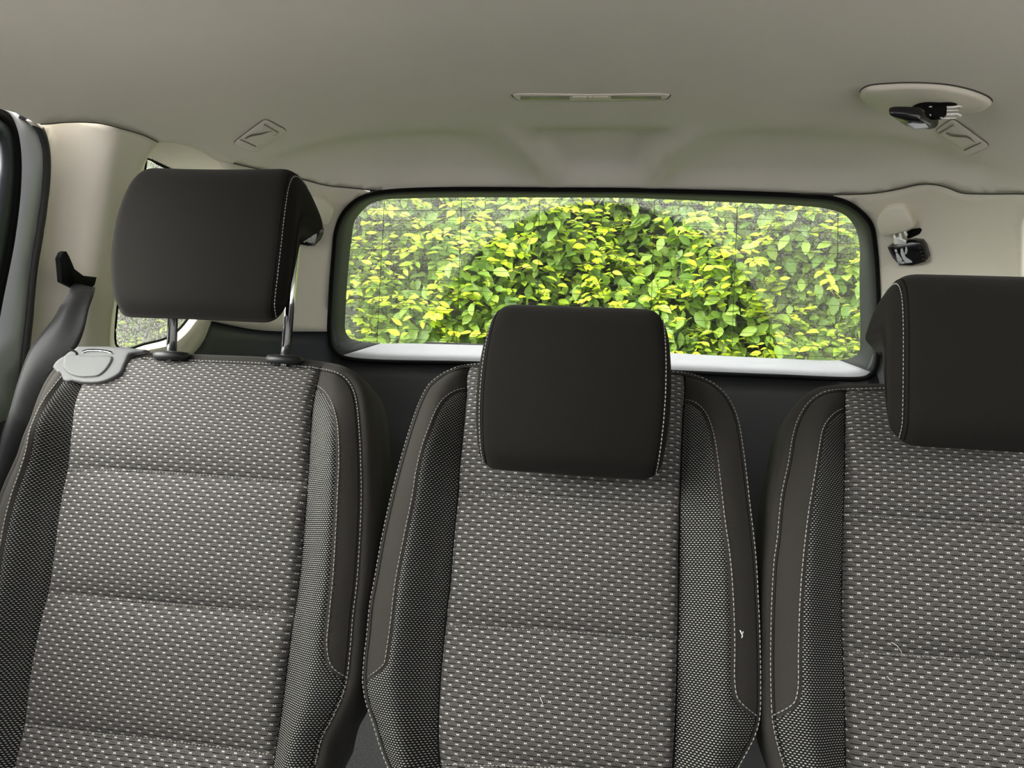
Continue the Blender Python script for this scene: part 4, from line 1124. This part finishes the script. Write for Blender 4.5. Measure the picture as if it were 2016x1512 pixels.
# ------------------------------------------------------------------ small things
def lint(pts, seat, label, r=.0004, h=.002):
    out = []
    for x, y in pts:
        q = seat.un(x, y, .02); hh = float(seat.H(np.array([q]))[0]) + h; q = seat.un(x, y, hh); out.append(seat.O + q[0] * ES + q[1] * ET + hh * EN)
    V, F = tube(out, r, 5); o = mesh('lint', V, F, M['lint']); tag(o, label, 'lint', 'threads of lint on the seats'); return o
lint([(1457,1241),(1460,1247),(1462,1252),(1460,1256)], seat_mid, 'small forked white thread on the middle seat, right trim strip', .0007)
lint([(1463,1243),(1462,1248)], seat_mid, 'tiny white branch crossing the forked thread, middle seat right trim', .0006)
lint([(1755,1264),(1766,1271),(1774,1282),(1776,1290)], seat_right, 'curved white hair at the lower seam of the right seat', .0003)
lint([(1063,1372),(1068,1384),(1066,1392)], seat_mid, 'pale hair low on the middle seat centre', .00025)
lint([(1746,1331),(1752,1338),(1758,1341)], seat_right, 'pale curled hair under the lower seam of the right seat', .00025)
# bottle-like white and blue package behind the gap between middle and right seat
pk = empty('package', at(1500, 1240, 1.12)); pk.location.z = FLOOR
tag(pk, 'white and blue package glimpsed in the gap between middle and right seats', 'package')
cx = at(1499, 1240, 1.20)
zt_ = at(1499, 1198, 1.20)[2]; zm_ = at(1499, 1219, 1.20)[2]
bevelbox('package_body', (cx[0] + .02, 1.20, (FLOOR + zm_) / 2), (.10, .06, zm_ - FLOOR), .008, M['paper'], pk)
bevelbox('package_top', (cx[0] + .02, 1.20, (zt_ + zm_) / 2), (.09, .05, zt_ - zm_), .008, M['blue'], pk)

# ------------------------------------------------------------------ outside: ground and hedges
g = mesh('ground', [(-12, -12, -.35), (12, -12, -.35), (12, 12, -.35), (-12, 12, -.35), (-12, -12, -.45), (12, -12, -.45), (12, 12, -.45), (-12, 12, -.45)], [(0,1,2,3), (7,6,5,4), (0,4,5,1), (1,5,6,2), (2,6,7,3), (3,7,4,0)], M['concrete'], None, False)
tag(g, 'asphalt ground outside the car, paled to bounce light inside', 'ground', kind='structure')

LV = np.array([(0,0,0), (-.30,.16,.03), (-.46,.42,.045), (-.34,.72,.02), (0,1.0,-.06), (.34,.72,.02), (.46,.42,.045), (.30,.16,.03), (0,.30,-.035), (0,.62,-.03)])
LF = [(0,8,1), (1,8,2), (2,8,9), (2,9,3), (3,9,4), (4,9,5), (5,9,6), (6,9,8), (6,8,7), (7,8,0)]
def leaves(name, pos, direc, nrm, size, colors, parent):
    N = len(pos); d = direc / np.linalg.norm(direc, axis=1)[:, None]; s_ = np.cross(d, nrm); s_ /= np.linalg.norm(s_, axis=1)[:, None] + 1e-9; u = np.cross(s_, d)
    wdt = size * RNG.uniform(.50, .66, N); curl = RNG.uniform(.4, 2.2, N)
    V = pos[:, None, :] + LV[None, :, 0:1] * (wdt[:, None, None] * s_[:, None, :]) + LV[None, :, 1:2] * (size[:, None, None] * d[:, None, :]) + LV[None, :, 2:3] * ((size * curl)[:, None, None] * u[:, None, :])
    V = V.reshape(-1, 3); F = (np.array(LF)[None] + (np.arange(N) * 10)[:, None, None]).reshape(-1, 3)
    me = bpy.data.meshes.new(name); me.vertices.add(len(V)); me.vertices.foreach_set('co', V.ravel()); me.loops.add(len(F) * 3); me.loops.foreach_set('vertex_index', F.ravel())
    me.polygons.add(len(F)); me.polygons.foreach_set('loop_start', np.arange(len(F)) * 3); me.polygons.foreach_set('loop_total', np.full(len(F), 3)); me.update()
    ca = me.color_attributes.new('Col', 'FLOAT_COLOR', 'POINT'); cc = np.ones((len(V), 4)); cc[:, :3] = np.repeat(colors, 10, 0); ca.data.foreach_set('color', cc.ravel())
    o = link(name, me, M['leaf'], parent); return o
def hedge(origin, along, outn, length, z0, z1, n_old, n_shoot, label, seed, core_len=None):
    global RNG
    RNG = np.random.default_rng(seed)
    origin, along, outn = map(lambda q: np.array(q, float), (origin, along, outn)); root = empty('hedge', origin + along * length / 2 + np.array([0, 0, -.35])); tag(root, label, 'hedge', 'hedges around the parked car')
    def surf(u, z): return .10 * np.sin(u * 3.1 + z * 2) + .07 * np.sin(u * 7.3 - z * 5.1) + .05 * np.sin(u * 13 + z * 11)
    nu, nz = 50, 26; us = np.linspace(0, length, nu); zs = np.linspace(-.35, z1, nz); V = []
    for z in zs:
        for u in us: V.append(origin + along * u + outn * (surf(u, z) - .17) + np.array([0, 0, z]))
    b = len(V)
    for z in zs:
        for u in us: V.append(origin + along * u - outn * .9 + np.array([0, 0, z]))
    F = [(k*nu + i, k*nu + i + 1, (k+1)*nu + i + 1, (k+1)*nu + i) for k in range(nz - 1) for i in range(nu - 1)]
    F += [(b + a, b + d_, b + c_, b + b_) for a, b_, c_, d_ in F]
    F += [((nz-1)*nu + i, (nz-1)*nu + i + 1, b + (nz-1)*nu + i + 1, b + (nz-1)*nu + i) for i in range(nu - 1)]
    mesh('shade_core', V, F, M['hedge_in'], root)  # solid dark core blocks light, painted as the shade between leaves
    def pts(n, d0, d1):
        u = RNG.uniform(0, length, n); z = RNG.uniform(z0, z1, n); dd = surf(u, z) + RNG.uniform(d0, d1, n); return origin + along[None] * u[:, None] + outn[None] * dd[:, None] + np.array([0, 0, 1.])[None] * z[:, None]
    p = pts(n_old, -.15, .02); N = n_old
    r = RNG.normal(size=(N, 3)); dr = r * .55 + outn * .35 + np.array([0, 0, -.35]); nr = RNG.normal(size=(N, 3)) * .35 + outn * .75 + np.array([0, 0, .55])
    t = RNG.uniform(0, 1, N)[:, None]; c = (1 - t) * np.array([.09, .18, .03]) + t * np.array([.28, .42, .06])
    leaves('old_leaves', p, dr, nr, RNG.uniform(.045, .075, N), c, root)
    # young shoots: a twig with paired yellow-green leaves
    tv, tf = [], []; P, Dr, Nr, Sz, Cc = [], [], [], [], []
    st_ = pts(n_shoot, -.05, .03)
    for k in range(n_shoot):
        base = st_[k]; dirv = outn * RNG.uniform(.2, .8) + along * RNG.normal() * .8 + np.array([0, 0, RNG.uniform(-.4, .9)]); dirv /= np.linalg.norm(dirv); L = RNG.uniform(.05, .17); m = int(3 + L * 30)
        young = RNG.uniform(0, 1)
        pl = [base + dirv * L * f + np.array([0, 0, -.10 * L * f * f]) for f in np.linspace(0, 1, 4)]
        V_, F_ = tube(pl, .0016, 4); bb = sum(len(v) for v in tv); tv.append(V_); tf.extend([tuple(i + bb for i in f) for f in F_])
        side = np.cross(dirv, np.array([0, 0, 1.])) + RNG.normal(size=3) * .2; side /= np.linalg.norm(side)
        for j in range(m):
            f = (j + 1) / m; sgn = 1 if j % 2 else -1
            P.append(base + dirv * L * f); Dr.append(side * sgn * RNG.uniform(.5, 1) + dirv * RNG.uniform(.3, .9) + np.array([0, 0, -.25])); Nr.append(np.array([0, 0, .8]) + outn * RNG.uniform(.3, 1.0) + RNG.normal(size=3) * .2)
            Sz.append(RNG.uniform(.034, .062) * (1.1 - .35 * f)); q = min(1, max(0, .35 * f + young * .75 + RNG.normal() * .08))
            Cc.append((1 - q) * np.array([.28, .45, .04]) + q * np.array([.62, .75, .04]))
    leaves('young_leaves', np.array(P), np.array(Dr), np.array(Nr), np.array(Sz), np.array(Cc), root)
    mesh('twigs', np.vstack(tv), tf, M['bark'], root)
    for ch in root.children: ch['kind'] = 'stuff'
    return root
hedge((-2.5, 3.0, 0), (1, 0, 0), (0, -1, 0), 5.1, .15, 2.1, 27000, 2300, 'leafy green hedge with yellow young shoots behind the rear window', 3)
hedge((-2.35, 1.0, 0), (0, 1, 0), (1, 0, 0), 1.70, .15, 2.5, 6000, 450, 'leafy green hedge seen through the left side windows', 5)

reparent_fix()
